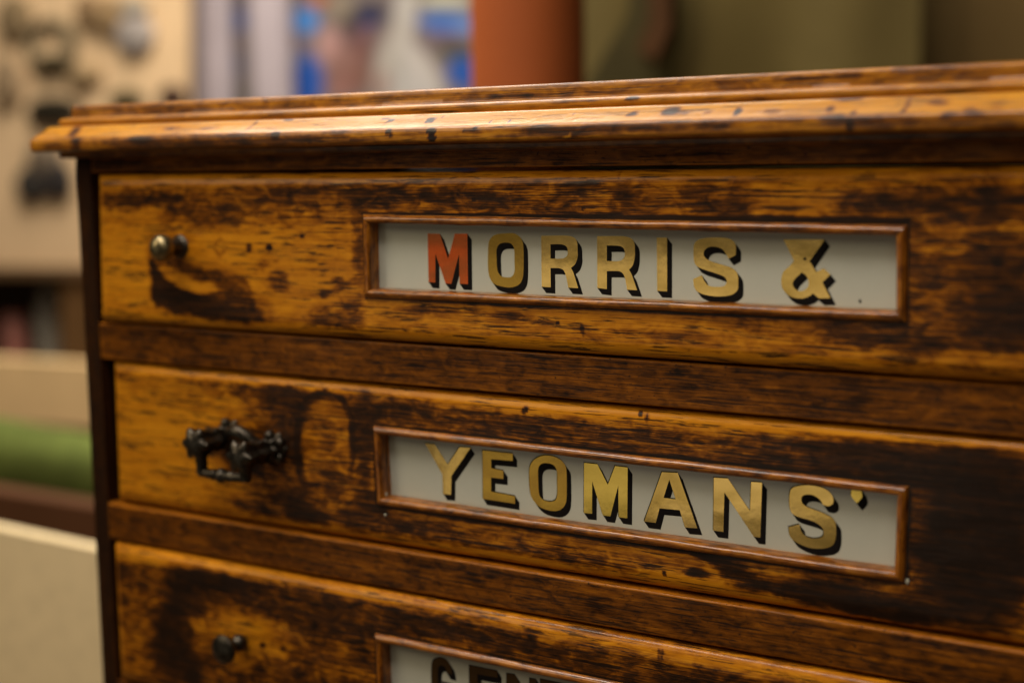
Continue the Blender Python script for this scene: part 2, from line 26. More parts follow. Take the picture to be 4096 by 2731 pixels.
  'D1': [["M", "red", [[[237.04, -28.83, 0], [244.07, -28.89, 0], [248.42, -40.39, 0], [252.53, -28.71, 0], [259.52, -28.61, 0], [259.32, -51.98, 0], [254.6, -51.97, 0], [254.67, -38.07, 0], [249.98, -52.13, 0], [246.67, -52.07, 0], [241.22, -38.09, 0], [240.86, -51.88, 0], [236.95, -51.73, 0]]]], ["O", "bronze", [[[280.47, -28.14, 1], [285.16, -28.18, 1], [288.54, -30.19, 1], [289.79, -33.59, 1], [289.58, -46.3, 1], [287.89, -50.6, 1], [283.8, -52.55, 1], [279.08, -52.61, 1], [273.71, -51.34, 1], [271.4, -48.45, 1], [270.58, -44.7, 1], [270.85, -34.49, 1], [271.88, -30.99, 1], [275.1, -28.81, 1]], [[279.45, -32.41, 1], [282.9, -32.66, 1], [284.74, -34.75, 1], [284.96, -40.05, 1], [284.86, -45.37, 1], [283.26, -47.71, 1], [280.73, -48.16, 1], [277.59, -47.62, 1], [275.74, -45.1, 1], [275.38, -40.28, 1], [275.48, -35.47, 1], [276.91, -33.2, 1]]]], ["R", "gold", [[[299.19, -28.97, 0], [311.97, -28.66, 1], [316.12, -29.48, 1], [317.63, -31.51, 1], [317.83, -35.12, 1], [317.8, -37.96, 1], [316.58, -41.09, 1], [314.36, -42.97, 0], [315.47, -44.75, 1], [316.51, -47.58, 1], [317.95, -51.79, 0], [312.89, -51.75, 0], [311.75, -46.68, 1], [310.59, -44.11, 1], [308.2, -43.24, 1], [303.85, -43.25, 0], [303.86, -51.91, 0], [299.11, -51.81, 0]], [[303.99, -32.64, 0], [309.53, -32.59, 1], [312.21, -33.58, 1], [312.78, -35.64, 1], [312.34, -37.57, 1], [310.05, -38.82, 1], [303.91, -39.07, 0]]]], ["R", "gold", [[[327.61, -28.68, 0], [340.48, -28.48, 1], [344.44, -29.42, 1], [345.89, -31.51, 1], [346.11, -34.53, 1], [345.98, -37.56, 1], [345.06, -40.86, 1], [343.24, -42.93, 0], [344.48, -44.93, 1], [345.48, -47.43, 1], [347.05, -51.68, 0], [342.17, -51.6, 0], [341.23, -46.8, 1], [340.1, -44.55, 1], [338.11, -43.69, 1], [332.36, -43.8, 0], [332.3, -51.7, 0], [327.54, -51.35, 0]], [[332.44, -32.67, 0], [338.18, -32.67, 1], [340.56, -33.63, 1], [341.23, -35.9, 1], [340.42, -38.19, 1], [338.14, -39.26, 1], [332.39, -39.41, 0]]]], ["I", "gold", [[[356.5, -28.83, 0], [361.4, -28.75, 0], [361.37, -51.67, 0], [356.67, -51.59, 0]]]], ["S", "gold", [[[385.35, -28.28, 1], [390.49, -28.94, 1], [392.66, -31.27, 1], [392.68, -35.44, 0], [389.5, -37.04, 0], [388.35, -35.06, 1], [386.52, -32.98, 1], [383.07, -32.14, 1], [380.18, -32.57, 1], [378.45, -34.21, 1], [378.57, -36.34, 1], [380.78, -37.89, 1], [385.97, -39.36, 1], [391.12, -40.82, 1], [393.51, -43.13, 1], [393.88, -47.36, 1], [393.44, -50.13, 1], [390.6, -52.15, 1], [384.29, -52.92, 1], [377.9, -52.19, 1], [374.39, -50.16, 1], [373.39, -45.99, 0], [377.48, -44.25, 0], [378.77, -46.79, 1], [380.81, -48.6, 1], [384.28, -48.91, 1], [387.72, -48.36, 1], [388.75, -46.46, 1], [387.71, -44.63, 1], [383.1, -43.06, 1], [377.3, -41.46, 1], [374.37, -39.66, 1], [373.67, -36.19, 1], [373.78, -31.89, 1], [374.94, -30.0, 1], [378.43, -28.71, 1]]]], ["ampersand", "gold", [[[413.46, -28.66, 0], [430.73, -28.37, 0], [424.62, -37.18, 0], [427.45, -41.46, 0], [430.51, -39.79, 0], [433.39, -42.21, 0], [430.05, -45.54, 0], [433.52, -51.77, 0], [428.76, -52.06, 0], [426.22, -50.14, 0], [424.36, -51.5, 1], [421.14, -52.4, 1], [416.8, -51.79, 1], [413.49, -49.05, 1], [412.64, -45.69, 1], [413.43, -42.02, 1], [416.12, -39.36, 1], [418.0, -37.24, 0]], [[421.45, -41.69, 0], [423.46, -43.28, 1], [424.3, -45.83, 1], [423.78, -47.91, 1], [421.38, -49.39, 1], [418.94, -48.85, 1], [417.56, -46.83, 1], [418.35, -44.73, 1]]]]],
  'D2': [["Y", "gold", [[[229.39, -130.76, 0], [235.27, -130.78, 0], [242.57, -139.83, 0], [249.57, -130.75, 0], [255.94, -130.42, 0], [244.48, -145.25, 0], [244.11, -154.49, 0], [239.45, -154.73, 0], [239.35, -145.22, 0]]]], ["E", "bronze", [[[262.63, -131.02, 0], [279.5, -130.95, 0], [279.44, -134.41, 0], [267.42, -134.77, 0], [267.46, -139.15, 0], [274.17, -139.58, 0], [274.1, -143.51, 0], [267.24, -143.57, 0], [267.1, -150.36, 0], [280.43, -151.05, 0], [280.37, -154.69, 0], [262.4, -154.41, 0]]]], ["O", "bronze", [[[299.44, -129.94, 1], [304.39, -130.87, 1], [307.56, -133.38, 1], [308.32, -136.84, 1], [308.17, -149.42, 1], [306.58, -153.17, 1], [303.15, -155.39, 1], [298.46, -155.62, 1], [293.45, -154.44, 1], [289.7, -150.99, 1], [288.5, -146.68, 1], [288.52, -137.26, 1], [290.61, -133.18, 1], [294.74, -130.67, 1]], [[297.52, -133.58, 1], [301.25, -134.02, 1], [303.2, -136.56, 1], [303.31, -142.29, 1], [303.24, -147.79, 1], [301.96, -150.68, 1], [298.52, -151.52, 1], [295.08, -150.65, 1], [293.54, -148.34, 1], [293.18, -142.57, 1], [293.27, -136.77, 1], [294.69, -134.42, 1]]]], ["M", "olive", [[[317.52, -131.45, 0], [324.43, -131.39, 0], [329.61, -140.24, 0], [333.34, -131.29, 0], [339.67, -131.33, 0], [339.37, -154.48, 0], [334.96, -154.48, 0], [334.93, -139.92, 0], [330.81, -154.61, 0], [326.94, -154.65, 0], [321.67, -139.49, 0], [321.41, -154.51, 0], [317.11, -154.65, 0]]]], ["A", "gold", [[[356.49, -131.63, 0], [364.17, -131.17, 0], [373.47, -154.71, 0], [367.52, -155.07, 0], [365.08, -147.66, 0], [355.34, -147.97, 0], [353.45, -154.82, 0], [347.68, -154.84, 0]], [[360.06, -134.56, 0], [363.12, -143.05, 0], [357.27, -143.04, 0]]]], ["N", "gold", [[[381.13, -131.46, 0], [387.68, -131.15, 0], [397.76, -144.04, 0], [398.25, -131.45, 0], [403.12, -131.3, 0], [402.56, -155.08, 0], [399.57, -155.08, 0], [386.06, -137.34, 0], [385.66, -154.75, 0], [380.91, -154.79, 0]]]], ["S", "gold", [[[415.84, -133.01, 1], [418.6, -131.13, 1], [424.12, -130.15, 1], [430.14, -130.77, 1], [433.53, -133.07, 1], [434.23, -136.2, 1], [432.41, -137.91, 1], [429.85, -137.78, 0], [428.57, -135.78, 1], [425.81, -134.21, 1], [422.51, -134.21, 1], [420.59, -135.62, 1], [420.9, -138.02, 1], [423.13, -139.38, 1], [430.28, -141.23, 1], [434.65, -143.38, 1], [435.51, -146.76, 1], [435.31, -151.63, 1], [433.73, -154.53, 1], [429.93, -156.12, 1], [424.43, -156.58, 1], [418.3, -154.94, 1], [415.59, -152.56, 1], [414.99, -148.97, 0], [419.78, -147.22, 0], [420.76, -150.26, 1], [423.28, -152.11, 1], [426.59, -152.33, 1], [429.59, -151.29, 1], [430.28, -149.31, 1], [429.26, -147.01, 1], [425.95, -145.26, 1], [418.18, -143.77, 1], [415.93, -142.14, 1], [415.22, -137.87, 1]]]], ["apostrophe", "olive", [[[441.86, -129.74, 0], [445.67, -129.47, 0], [446.25, -132.42, 1], [444.08, -135.48, 0], [441.74, -132.67, 1]]]]],
  'D3': [["G", "dark", [[[245.9, -242.6, 0], [242.7, -242.5, 0], [242.0, -240.0, 1], [240.0, -239.0, 1], [238.0, -240.0, 1], [237.3, -242.6, 1], [237.3, -251.6, 1], [238.2, -254.2, 1], [240.2, -255.0, 1], [242.0, -254.0, 1], [242.6, -251.0, 0], [240.0, -250.8, 0], [240.0, -247.4, 0], [246.4, -247.6, 0], [246.4, -258.0, 0], [243.8, -258.0, 0], [243.0, -256.5, 0], [239.8, -258.2, 1], [235.6, -256.6, 1], [233.7, -252.1, 1], [233.6, -242.6, 1], [234.6, -237.8, 1], [238.0, -235.6, 1], [241.8, -235.5, 1], [244.8, -237.8, 1]]]], ["E", "dark", [[[255.92, -236.07, 0], [272.01, -236.0, 0], [271.96, -239.28, 0], [260.49, -239.62, 0], [260.53, -243.77, 0], [266.93, -244.18, 0], [266.86, -247.9, 0], [260.32, -247.96, 0], [260.18, -254.4, 0], [272.9, -255.05, 0], [272.84, -258.5, 0], [255.7, -258.23, 0]]]], ["N", "dark", [[[277.16, -236.29, 0], [282.06, -236.0, 0], [289.59, -248.12, 0], [289.96, -236.28, 0], [293.6, -236.14, 0], [293.18, -258.5, 0], [290.95, -258.5, 0], [280.85, -241.82, 0], [280.55, -258.19, 0], [277.0, -258.23, 0]]]], ["T", "dark", [[[295.8, -235.6, 0], [310.8, -235.6, 0], [310.8, -239.2, 0], [305.2, -239.2, 0], [305.2, -258.2, 0], [301.4, -258.2, 0], [301.4, -239.2, 0], [295.8, -239.2, 0]]]]]},
'SL': [
  {"name": "display_board", "label": "blurred tan board behind the left end of the chest, dark fittings hung on it", "cat": "board", "col": [0.76, 0.54, 0.31], "pts": [[-3187.84, 825.37], [-1807.1, 668.15], [-1862.42, -245.68], [-3328.24, -271.49]], "y": 1950, "th": 18, "kind": None, "group": None, "rough": 0.7},
  {"name": "shelf_back", "label": "", "cat": "wall", "col": [0.035, 0.022, 0.012], "pts": [[-3989.02, -176.41], [-1711.47, -150.24], [-1733.88, -659.74], [-4085.1, -863.57]], "y": 2200, "th": 12, "kind": "structure", "group": None, "rough": 0.7},
  {"name": "shelf_board", "label": "brown shelf board directly under the tan display board", "cat": "shelf", "col": [0.16, 0.09, 0.04], "pts": [[-3373.87, -274.33], [-1686.67, -238.91], [-1687.76, -258.71], [-3377.14, -298.79]], "y": 1900, "th": 250, "kind": None, "group": None, "rough": 0.7},
  {"name": "upright_board", "label": "narrow brown upright board beside the left side of the chest", "cat": "board", "col": [0.15, 0.075, 0.025], "pts": [[-2269.44, -273.93], [-2109.39, -269.05], [-2125.38, -487.03], [-2287.48, -497.23]], "y": 1920, "th": 40, "kind": None, "group": None, "rough": 0.7},
  {"name": "bench_top", "label": "pale tan bench top between the dark shelf and the green cushion", "cat": "bench", "col": [0.85, 0.6, 0.3], "pts": [[-1842.89, -343.82], [-1048.57, -321.38], [-1055.52, -433.16], [-1856.07, -456.58]], "y": 1100, "th": 25, "kind": None, "group": None, "rough": 0.7},
  {"name": "wooden_rail", "label": "reddish brown wooden rail between the green cushion and the cream box", "cat": "rail", "col": [0.1, 0.042, 0.018], "pts": [[-940.98, -374.12], [-469.27, -371.61], [-474.8, -460.65], [-951.65, -469.69]], "y": 520, "th": 30, "kind": None, "group": None, "rough": 0.7},
  {"name": "background_wall", "label": "", "cat": "wall", "col": [0.2, 0.14, 0.07], "pts": [[-12570.63, 5328.31], [915.08, 1547.37], [1227.49, -3129.73], [-21011.31, -15194.98]], "y": 3300, "th": 60, "kind": "structure", "group": None, "rough": 0.7},
  {"name": "brown_panel", "label": "dark brown wooden panel at the far right behind the chest top", "cat": "panel", "col": [0.125, 0.08, 0.024], "pts": [[2.14, 397.91], [505.49, 336.23], [525.83, -83.78], [10.22, -89.7]], "y": 1330, "th": 30, "kind": None, "group": None, "rough": 0.7}],
'BOX': {
  'pts': [[-585.9, -307.88], [-222.62, -314.36], [-239.27, -566.45], [-627.74, -665.86]],
  'band': [[-585.9, -307.88], [-222.62, -314.36], [-223.87, -333.39], [-588.63, -331.26]]},
'CUSH': [
  [-1048.32, -311.99],
  [-1060.54, -421.55],
  [-547.15, -332.15],
  [-551.91, -408.75]],
'FT': [
  {"c": [-2280.38, 303.26], "rx": 89.9, "rz": 67.92, "kind": "ring", "col": [0.15, 0.12, 0.07], "label": "round dark ring with a heavy lower edge, uppermost on the tan board", "y": 1930},
  {"c": [-2274.73, 259.81], "rx": 73.35, "rz": 24.07, "kind": "disc", "col": [0.05, 0.04, 0.02], "label": "dark oval cap under the round ring on the tan board", "y": 1930},
  {"c": [-1983.24, 313.86], "rx": 63.33, "rz": 47.27, "kind": "disc", "col": [0.34, 0.3, 0.27], "label": "pale grey round dial on the tan board right of the dark ring", "y": 1930},
  {"c": [-1982.81, 381.31], "rx": 47.96, "rz": 22.8, "kind": "disc", "col": [0.4, 0.35, 0.27], "label": "pale dial at the top edge of the photo above the grey dial", "y": 1930},
  {"c": [-2289.07, 142.46], "rx": 94.8, "rz": 35.84, "kind": "disc", "col": [0.025, 0.02, 0.012], "label": "wide black fitting level with the top of the chest", "y": 1930},
  {"c": [-2142.7, 383.15], "rx": 40.32, "rz": 41.26, "kind": "disc", "col": [0.22, 0.14, 0.07], "label": "brown plate beside the ring at the top of the tan board", "y": 1930},
  {"c": [-2410.16, 382.19], "rx": 65.19, "rz": 57.27, "kind": "disc", "col": [0.24, 0.17, 0.09], "label": "faint brown plate in the top left corner of the tan board", "y": 1930},
  {"c": [-2023.69, 161.44], "rx": 58.66, "rz": 23.38, "kind": "disc", "col": [0.05, 0.04, 0.015], "label": "low dark olive knob peeping over the left end of the chest top", "y": 1930},
  {"c": [-1868.17, 164.89], "rx": 42.97, "rz": 26.84, "kind": "disc", "col": [0.06, 0.03, 0.02], "label": "dark brown knob peeping over the chest top near the pale posts", "y": 1930},
  {"c": [-2380.34, -42.46], "rx": 61.26, "rz": 45.74, "kind": "disc", "col": [0.04, 0.035, 0.03], "label": "left lobe of the black hooks left of the chest corner", "y": 1930},
  {"c": [-2280.23, -33.32], "rx": 48.95, "rz": 50.88, "kind": "disc", "col": [0.035, 0.03, 0.028], "label": "right lobe of the black hooks beside the chest corner", "y": 1930},
  {"c": [-2327.35, 20.77], "rx": 64.47, "rz": 43.7, "kind": "disc", "col": [0.17, 0.13, 0.09], "label": "dull brown disc above the black hooks", "y": 1930},
  {"c": [-2065.12, 366.13], "rx": 58.96, "rz": 47.66, "kind": "disc", "col": [0.3, 0.2, 0.1], "label": "tan brown plate between the two pale and brown ones at the top of the board", "y": 1930},
  {"c": [-2453.74, 220.68], "rx": 55.4, "rz": 65.73, "kind": "disc", "col": [0.3, 0.21, 0.12], "label": "dull tan plate at the left photo edge level with the black fitting", "y": 1930},
  {"c": [-2163.6, 227.21], "rx": 61.01, "rz": 27.94, "kind": "disc", "col": [0.33, 0.23, 0.12], "label": "faint tan plate right of the dark ring low on the board", "y": 1930}],
'ITEMS': [
  {"r": [-2473.22, -301.47, -2406.7, -505.78], "y": 1980, "col": [0.2, 0.18, 0.14], "label": "tall grey bottle on the dark shelf left of the chest", "name": "bottle", "cat": "bottle"},
  {"r": [-2613.42, -394.84, -2540.15, -514.05], "y": 1980, "col": [0.3, 0.12, 0.09], "label": "pinkish brown jar at the left edge of the photo on the dark shelf", "name": "jar", "cat": "jar"}],
'ledge': -515.07,
'POSTS': [
  {"r": [-1931.11, 582.88, -1822.9, 116.17], "y": 2070, "label": "lilac grey post at the right edge of the tan board"},
  {"r": [-1734.86, 563.96, -1635.85, 110.96], "y": 2070, "label": "wide pale lilac post left of the blue picture"}],
'MB': [
  [-1863.9, 357.6, 49.4, -3.1, -2.0, -36.4, [0.03, 0.08, 0.28], 0.5],
  [-1871.3, 297.1, 33.1, -1.8, -2.0, -36.6, [0.14, 0.07, 0.07], 0.5],
  [-1869.8, 248.1, 33.2, -1.5, -1.6, -30.6, [0.03, 0.07, 0.22], 0.5],
  [-1869.9, 168.2, 58.0, -2.0, -1.3, -24.6, [0.12, 0.11, 0.08], 0.5],
  [-1861.4, 405.9, 65.5, -4.6, -1.3, -24.1, [0.12, 0.09, 0.09], 0.5],
  [-1635.8, 340.3, 49.2, -3.1, -1.5, -34.0, [0.05, 0.2, 0.52], 0.3],
  [-1591.5, 387.0, 37.9, -2.6, -0.6, -15.1, [0.4, 0.12, 0.03], 0.5],
  [-1657.7, 285.6, 46.5, -2.5, -1.3, -29.6, [0.2, 0.14, 0.13], 0.5],
  [-1646.0, 196.1, 69.5, -2.8, -3.4, -77.4, [0.015, 0.075, 0.33], 0.35],
  [-1667.0, 253.4, 23.4, -1.2, -0.8, -17.8, [0.18, 0.22, 0.28], 0.5],
  [-1516.8, 364.6, 44.4, -3.0, -1.5, -40.2, [0.22, 0.18, 0.13], 0.5],
  [-1440.0, 342.3, 64.2, 4.7, 6.4, -34.1, [0.03, 0.028, 0.05], 0.5],
  [-1447.9, 325.7, 43.1, 3.2, 2.2, -11.4, [0.02, 0.03, 0.12], 0.5],
  [-1496.6, 305.7, 44.2, -2.6, -1.5, -40.3, [0.06, 0.045, 0.04], 0.5],
  [-1459.9, 297.8, 58.1, 0.6, 1.6, -20.6, [0.13, 0.07, 0.08], 0.5],
  [-1558.0, 274.4, 42.2, -2.2, -2.1, -52.5, [0.4, 0.23, 0.21], 0.5],
  [-1500.0, 213.4, 72.3, -13.2, -16.7, -62.5, [0.17, 0.08, 0.06], 0.5],
  [-1513.7, 248.8, 44.6, -2.2, -1.3, -34.8, [0.24, 0.13, 0.11], 0.5],
  [-1461.1, 263.5, 36.6, -1.9, -1.0, -28.7, [0.15, 0.07, 0.06], 0.5],
  [-1531.4, 179.7, 44.9, -1.7, -1.4, -35.1, [0.24, 0.12, 0.1], 0.5],
  [-1336.1, 335.6, 34.9, -4.2, -10.0, -83.6, [0.38, 0.36, 0.33], 0.4],
  [-1375.0, 230.6, 47.5, -13.2, -36.9, -92.0, [0.36, 0.33, 0.29], 0.5],
  [-1297.5, 210.1, 34.7, 17.7, 65.5, -80.6, [0.42, 0.39, 0.36], 0.45],
  [-1327.0, 166.2, 76.9, -2.9, -1.5, -51.1, [0.4, 0.38, 0.36], 0.4],
  [-1405.5, 180.6, 28.9, -1.1, -1.1, -34.4, [0.28, 0.2, 0.17], 0.5],
  [-1354.4, 201.3, 8.5, -0.4, -2.5, -79.6, [0.28, 0.28, 0.26], 0.5],
  [-1225.7, 311.9, 80.4, -9.5, -3.1, -27.3, [0.05, 0.12, 0.36], 0.4],
  [-1171.9, 300.4, 33.3, -2.0, -0.4, -18.6, [0.1, 0.19, 0.42], 0.5],
  [-1224.4, 361.3, 80.5, -5.6, -0.5, -18.6, [0.42, 0.4, 0.3], 0.5],
  [-1225.0, 339.4, 73.9, -4.9, -0.2, -8.8, [0.1, 0.13, 0.15], 0.5],
  [-1219.8, 273.0, 73.7, -8.3, -1.8, -16.4, [0.12, 0.08, 0.1], 0.4],
  [-1193.4, 244.0, 60.0, -6.5, -2.0, -18.6, [0.05, 0.055, 0.03], 0.4],
  [-1180.9, 199.3, 46.8, -2.1, -0.9, -38.7, [0.012, 0.07, 0.3], 0.35],
  [-1148.0, 170.4, 33.2, -1.3, -0.7, -33.0, [0.03, 0.07, 0.26], 0.5]],
'MR': [-2013.42, 631.44, -1051.22, 68.75],
'PILLAR': [
  [-100.23, 560.0, 104.49],
  [9.34, 560.0, 98.78]],
'CUR': [-402.61, 400.1, 109.14, -22.25],
'DRAPE': {
  'pts': [[-226.7, 308.52], [-203.14, 306.25], [-201.38, 161.44], [-227.2, 64.19], [-342.11, 57.34], [-333.76, 108.15], [-271.62, 195.14], [-256.14, 311.36]],
  'red': [[-236.4, 308.19], [-200.18, 304.7], [-200.25, 170.44], [-222.18, 129.42], [-251.75, 143.99], [-233.08, 185.4]]},
'CAM': {
  'pos': [626.1, -547.47, 5.31],
  'R': [0.8488, 0.5285, -0.015],
  'U': [-0.0545, 0.1156, 0.9918],
  'F': [-0.5259, 0.841, -0.1269],
  'focus': 629.96},
'KN': {
  'k1': [81.5, -37.67],
  'hl': [107.41, -136.85],
  'hr': [137.55, -140.69],
  'k3': [115.45, -246.34]}
}

MM = 0.001
scn = bpy.context.scene
col = scn.collection

# ------------------------------------------------------------------ camera
c = DATA['CAM']
cam_d = bpy.data.cameras.new('camera'); cam = bpy.data.objects.new('camera', cam_d); col.objects.link(cam)
Rm, Um, Fm = Vector(c['R']), Vector(c['U']), Vector(c['F'])
cam.matrix_world = Matrix(((Rm.x, Um.x, -Fm.x, c['pos'][0]*MM), (Rm.y, Um.y, -Fm.y, c['pos'][1]*MM), (Rm.z, Um.z, -Fm.z, c['pos'][2]*MM), (0, 0, 0, 1)))
cam_d.sensor_width = 36.0
cam_d.lens = 36.0*5700/4096
cam_d.clip_start = 0.02; cam_d.clip_end = 50
cam_d.dof.use_dof = True
cam_d.dof.focus_distance = c['focus']*MM
cam_d.dof.aperture_fstop = 3.6
scn.camera = cam
scn.cycles.use_denoising = True
# ------------------------------------------------------------------ world and lamps
w = bpy.data.worlds.new('World'); scn.world = w; w.use_nodes = True
w.node_tree.nodes['Background'].inputs['Color'].default_value = (1.0, .86, .68, 1)
w.node_tree.nodes['Background'].inputs['Strength'].default_value = 0.035
def area(name, loc, target, size, power, color, sy=None):
    l = bpy.data.lights.new(name, 'AREA'); l.energy = power; l.color = color; l.size = size
    if sy: l.shape = 'RECTANGLE'; l.size_y = sy
    o = bpy.data.objects.new(name, l); col.objects.link(o); o.location = loc
    d = Vector(target)-Vector(loc); o.rotation_euler = d.to_track_quat('-Z', 'Y').to_euler()
    return o
area('ceiling_lamp', (.05, -.38, .86), (.30, 0, -.08), 1.3, 14, (1.0, .86, .74), .22)
area('low_window', (-.40, -1.50, -.36), (.33, 0, -.1), 1.3, .60, (1.0, .88, .66), .80)  # broad added light, unseen, for the gilt letters to reflect
area('low_lamp', (-.40, -1.45, -.20), (.33, 0, -.1), 1.1, .17, (1.0, .90, .70), .085)  # added strip light for a bright band on the upper letter row
area('lower_lamp', (-.30, -1.45, -.50), (.33, 0, -.1), .80, .15, (1.0, .90, .70), .10)  # second added strip, brightens the lower letter row
area('room_lamp', (-.75, -1.05, .85), (.28, 0, -.1), .8, 8, (1.0, .80, .55))  # added front-left fill light for the wood
area('side_lamp', (1.3, -1.4, .9), (.25, 0, -.1), .9, 3, (1.0, .82, .60))  # weak fill light added from the right
area('shop_lamp', (-.9, .9, 1.9), (-1.2, 2.0, 0), 1.3, 118, (1.0, .90, .78))  # fill light added over the background
scn.view_settings.view_transform = 'Standard'; scn.view_settings.look = 'None'
scn.view_settings.exposure = -0.16; scn.view_settings.gamma = 1; scn.view_settings.use_curve_mapping = False

# ------------------------------------------------------------------ helpers
def tag(o, label=None, cat=None, kind=None, group=None):
    if label: o['label'] = label
    if cat: o['category'] = cat
    if kind: o['kind'] = kind
    if group: o['group'] = group
    return o
def empty(name, loc=(0, 0, 0)):
    o = bpy.data.objects.new(name, None); col.objects.link(o); o.location = [v*MM for v in loc]; o.empty_display_size = .02
    return o
def link(name, me, mats, parent=None, smooth=True):
    o = bpy.data.objects.new(name, me); col.objects.link(o)
    for m in (mats if isinstance(mats, (list, tuple)) else [mats]): me.materials.append(m)
    if smooth:
        me.polygons.foreach_set('use_smooth', [True]*len(me.polygons))
        try: me.set_sharp_from_angle(angle=math.radians(42))
        except Exception: pass
    if parent:
        o.parent = parent
        bpy.context.view_layer.update()
        o.matrix_parent_inverse = parent.matrix_world.inverted()
    return o
def mesh(name, verts, faces, mats, parent=None, smooth=True, wear_shade=None):
    me = bpy.data.meshes.new(name)
    me.from_pydata([tuple(float(a)*MM for a in v) for v in verts], [], [tuple(int(i) for i in f) for f in faces])
    if wear_shade is not None:
        at = me.attributes.new('wear', 'FLOAT', 'POINT'); at.data.foreach_set('value', np.asarray(wear_shade, dtype=np.float32))
    me.update()
    return link(name, me, mats, parent, smooth)
def bm_obj(name, bm, mats, parent=None, smooth=True):
    bmesh.ops.recalc_face_normals(bm, faces=bm.faces)
    bmesh.ops.scale(bm, vec=(MM, MM, MM), verts=bm.verts)
    me = bpy.data.meshes.new(name); bm.to_mesh(me); bm.free()
    return link(name, me, mats, parent, smooth)

# value noise for wobbling stain outlines
_rng = np.random.RandomState(7); _tab = _rng.rand(256, 256)
def vnoise(x, z):
    xi = np.floor(x).astype(int); zi = np.floor(z).astype(int); fx = x-xi; fz = z-zi
    fx = fx*fx*(3-2*fx); fz = fz*fz*(3-2*fz)
    a = _tab[xi % 256, zi % 256]; b = _tab[(xi+1) % 256, zi % 256]; cc = _tab[xi % 256, (zi+1) % 256]; d = _tab[(xi+1) % 256, (zi+1) % 256]
    return (a*(1-fx)+b*fx)*(1-fz)+(cc*(1-fx)+d*fx)*fz-.5
def sstep(a, b, v):
    t = np.clip((v-a)/(b-a), 0, 1); return t*t*(3-2*t)
def wear_shade_field(key, x, z, warp=1.0):
    T = DATA['WEAR'][key]; D = np.full(x.shape, float(T[0]))
    D += .16*vnoise(x*.035+11, z*.11+3)+.10*vnoise(x*.11+5, z*.33+9)
    wx = x+warp*(5*vnoise(x*.09, z*.25+40)+2.2*vnoise(x*.35, z*.8+7)); wz = z+warp*(2.6*vnoise(x*.16+70, z*.30)+1.2*vnoise(x*.6+9, z*.9))
    for b in T[1:]:
        if b[0] == 'E':
            _, cx, cz, ax, az, bx, bz, amt, so = b
            det = ax*bz-az*bx
            small = min(abs(ax)+abs(az), abs(bx)+abs(bz)) < 3
            px, pz = (x, z) if small else (wx, wz)
            u = ((px-cx)*bz-(pz-cz)*bx)/det; v = ((pz-cz)*ax-(px-cx)*az)/det
            r = np.sqrt(u*u+v*v); wgt = (1-sstep(1-so, 1+so*.6, r)) if small else (1-sstep(1-so*1.7, 1+so*1.7, r))
            if amt < 0: D = D-wgt*(D+amt+.3) if amt > -.3 else D*(1-wgt)
            else: D = D+(amt-D)*wgt
        elif b[0] == 'L':
            _, pts, hw, amt, so = b; dist = np.full(x.shape, 1e9)
            px, pz = (x, z) if hw < 1.5 else (x+(wx-x)*.22, z+(wz-z)*.25)
            for (x0, z0), (x1, z1) in zip(pts[:-1], pts[1:]):
                dx, dz = x1-x0, z1-z0; t = np.clip(((px-x0)*dx+(pz-z0)*dz)/(dx*dx+dz*dz+1e-9), 0, 1)
                dist = np.minimum(dist, np.hypot(px-x0-t*dx, pz-z0-t*dz))
            wgt = 1-sstep(1-so, 1+so, dist/hw); D = D+(amt-D)*wgt
        else:
            _, pts, amt, so = b; dist = np.full(x.shape, 1e9); ins = np.zeros(x.shape, bool)
            px, pz = x+(wx-x)*.35, z+(wz-z)*.35; n = len(pts)
            for i in range(n):
                x0, z0 = pts[i]; x1, z1 = pts[(i+1) % n]; dx, dz = x1-x0, z1-z0
                t = np.clip(((px-x0)*dx+(pz-z0)*dz)/(dx*dx+dz*dz+1e-9), 0, 1)
                dist = np.minimum(dist, np.hypot(px-x0-t*dx, pz-z0-t*dz))
                cr = ((z0 > pz) != (z1 > pz)) & (px < (x1-x0)*(pz-z0)/((z1-z0) if abs(z1-z0) > 1e-9 else 1e-9)+x0)
                ins ^= cr
            sd = np.where(ins, dist, -dist); wgt = sstep(-so, so, sd); D = D+(amt-D)*wgt
    return np.clip(D, 0, 1)

# ------------------------------------------------------------------ materials
def new_mat(name):
    m = bpy.data.materials.new(name); m.use_nodes = True
    nt = m.node_tree; b = nt.nodes['Principled BSDF']
    return m, nt, b
def N(nt, typ, **kw):
    n = nt.nodes.new(typ)
    for k, v in kw.items():
        if k.startswith('i_'): n.inputs[k[2:].replace('_', ' ')].default_value = v
        else: setattr(n, k, v)
    return n
def math_n(nt, op, a, b=None, cc=None, clamp=False):
    n = nt.nodes.new('ShaderNodeMath'); n.operation = op; n.use_clamp = clamp
    for i, v in enumerate((a, b, cc)):
        if v is None: continue
        if isinstance(v, (int, float)): n.inputs[i].default_value = v
        else: nt.links.new(v, n.inputs[i])
    return n.outputs[0]
def noise(nt, vec, scale3, detail=4, rough=.55, dist=0.0, loc=(0, 0, 0)):
    mp = nt.nodes.new('ShaderNodeMapping'); mp.inputs['Scale'].default_value = scale3; mp.inputs['Location'].default_value = loc
    nt.links.new(vec, mp.inputs['Vector'])
    n = nt.nodes.new('ShaderNodeTexNoise'); n.inputs['Scale'].default_value = 1; n.inputs['Detail'].default_value = detail
    n.inputs['Roughness'].default_value = rough; n.inputs['Distortion'].default_value = dist
    nt.links.new(mp.outputs[0], n.inputs['Vector']); return n.outputs['Fac']
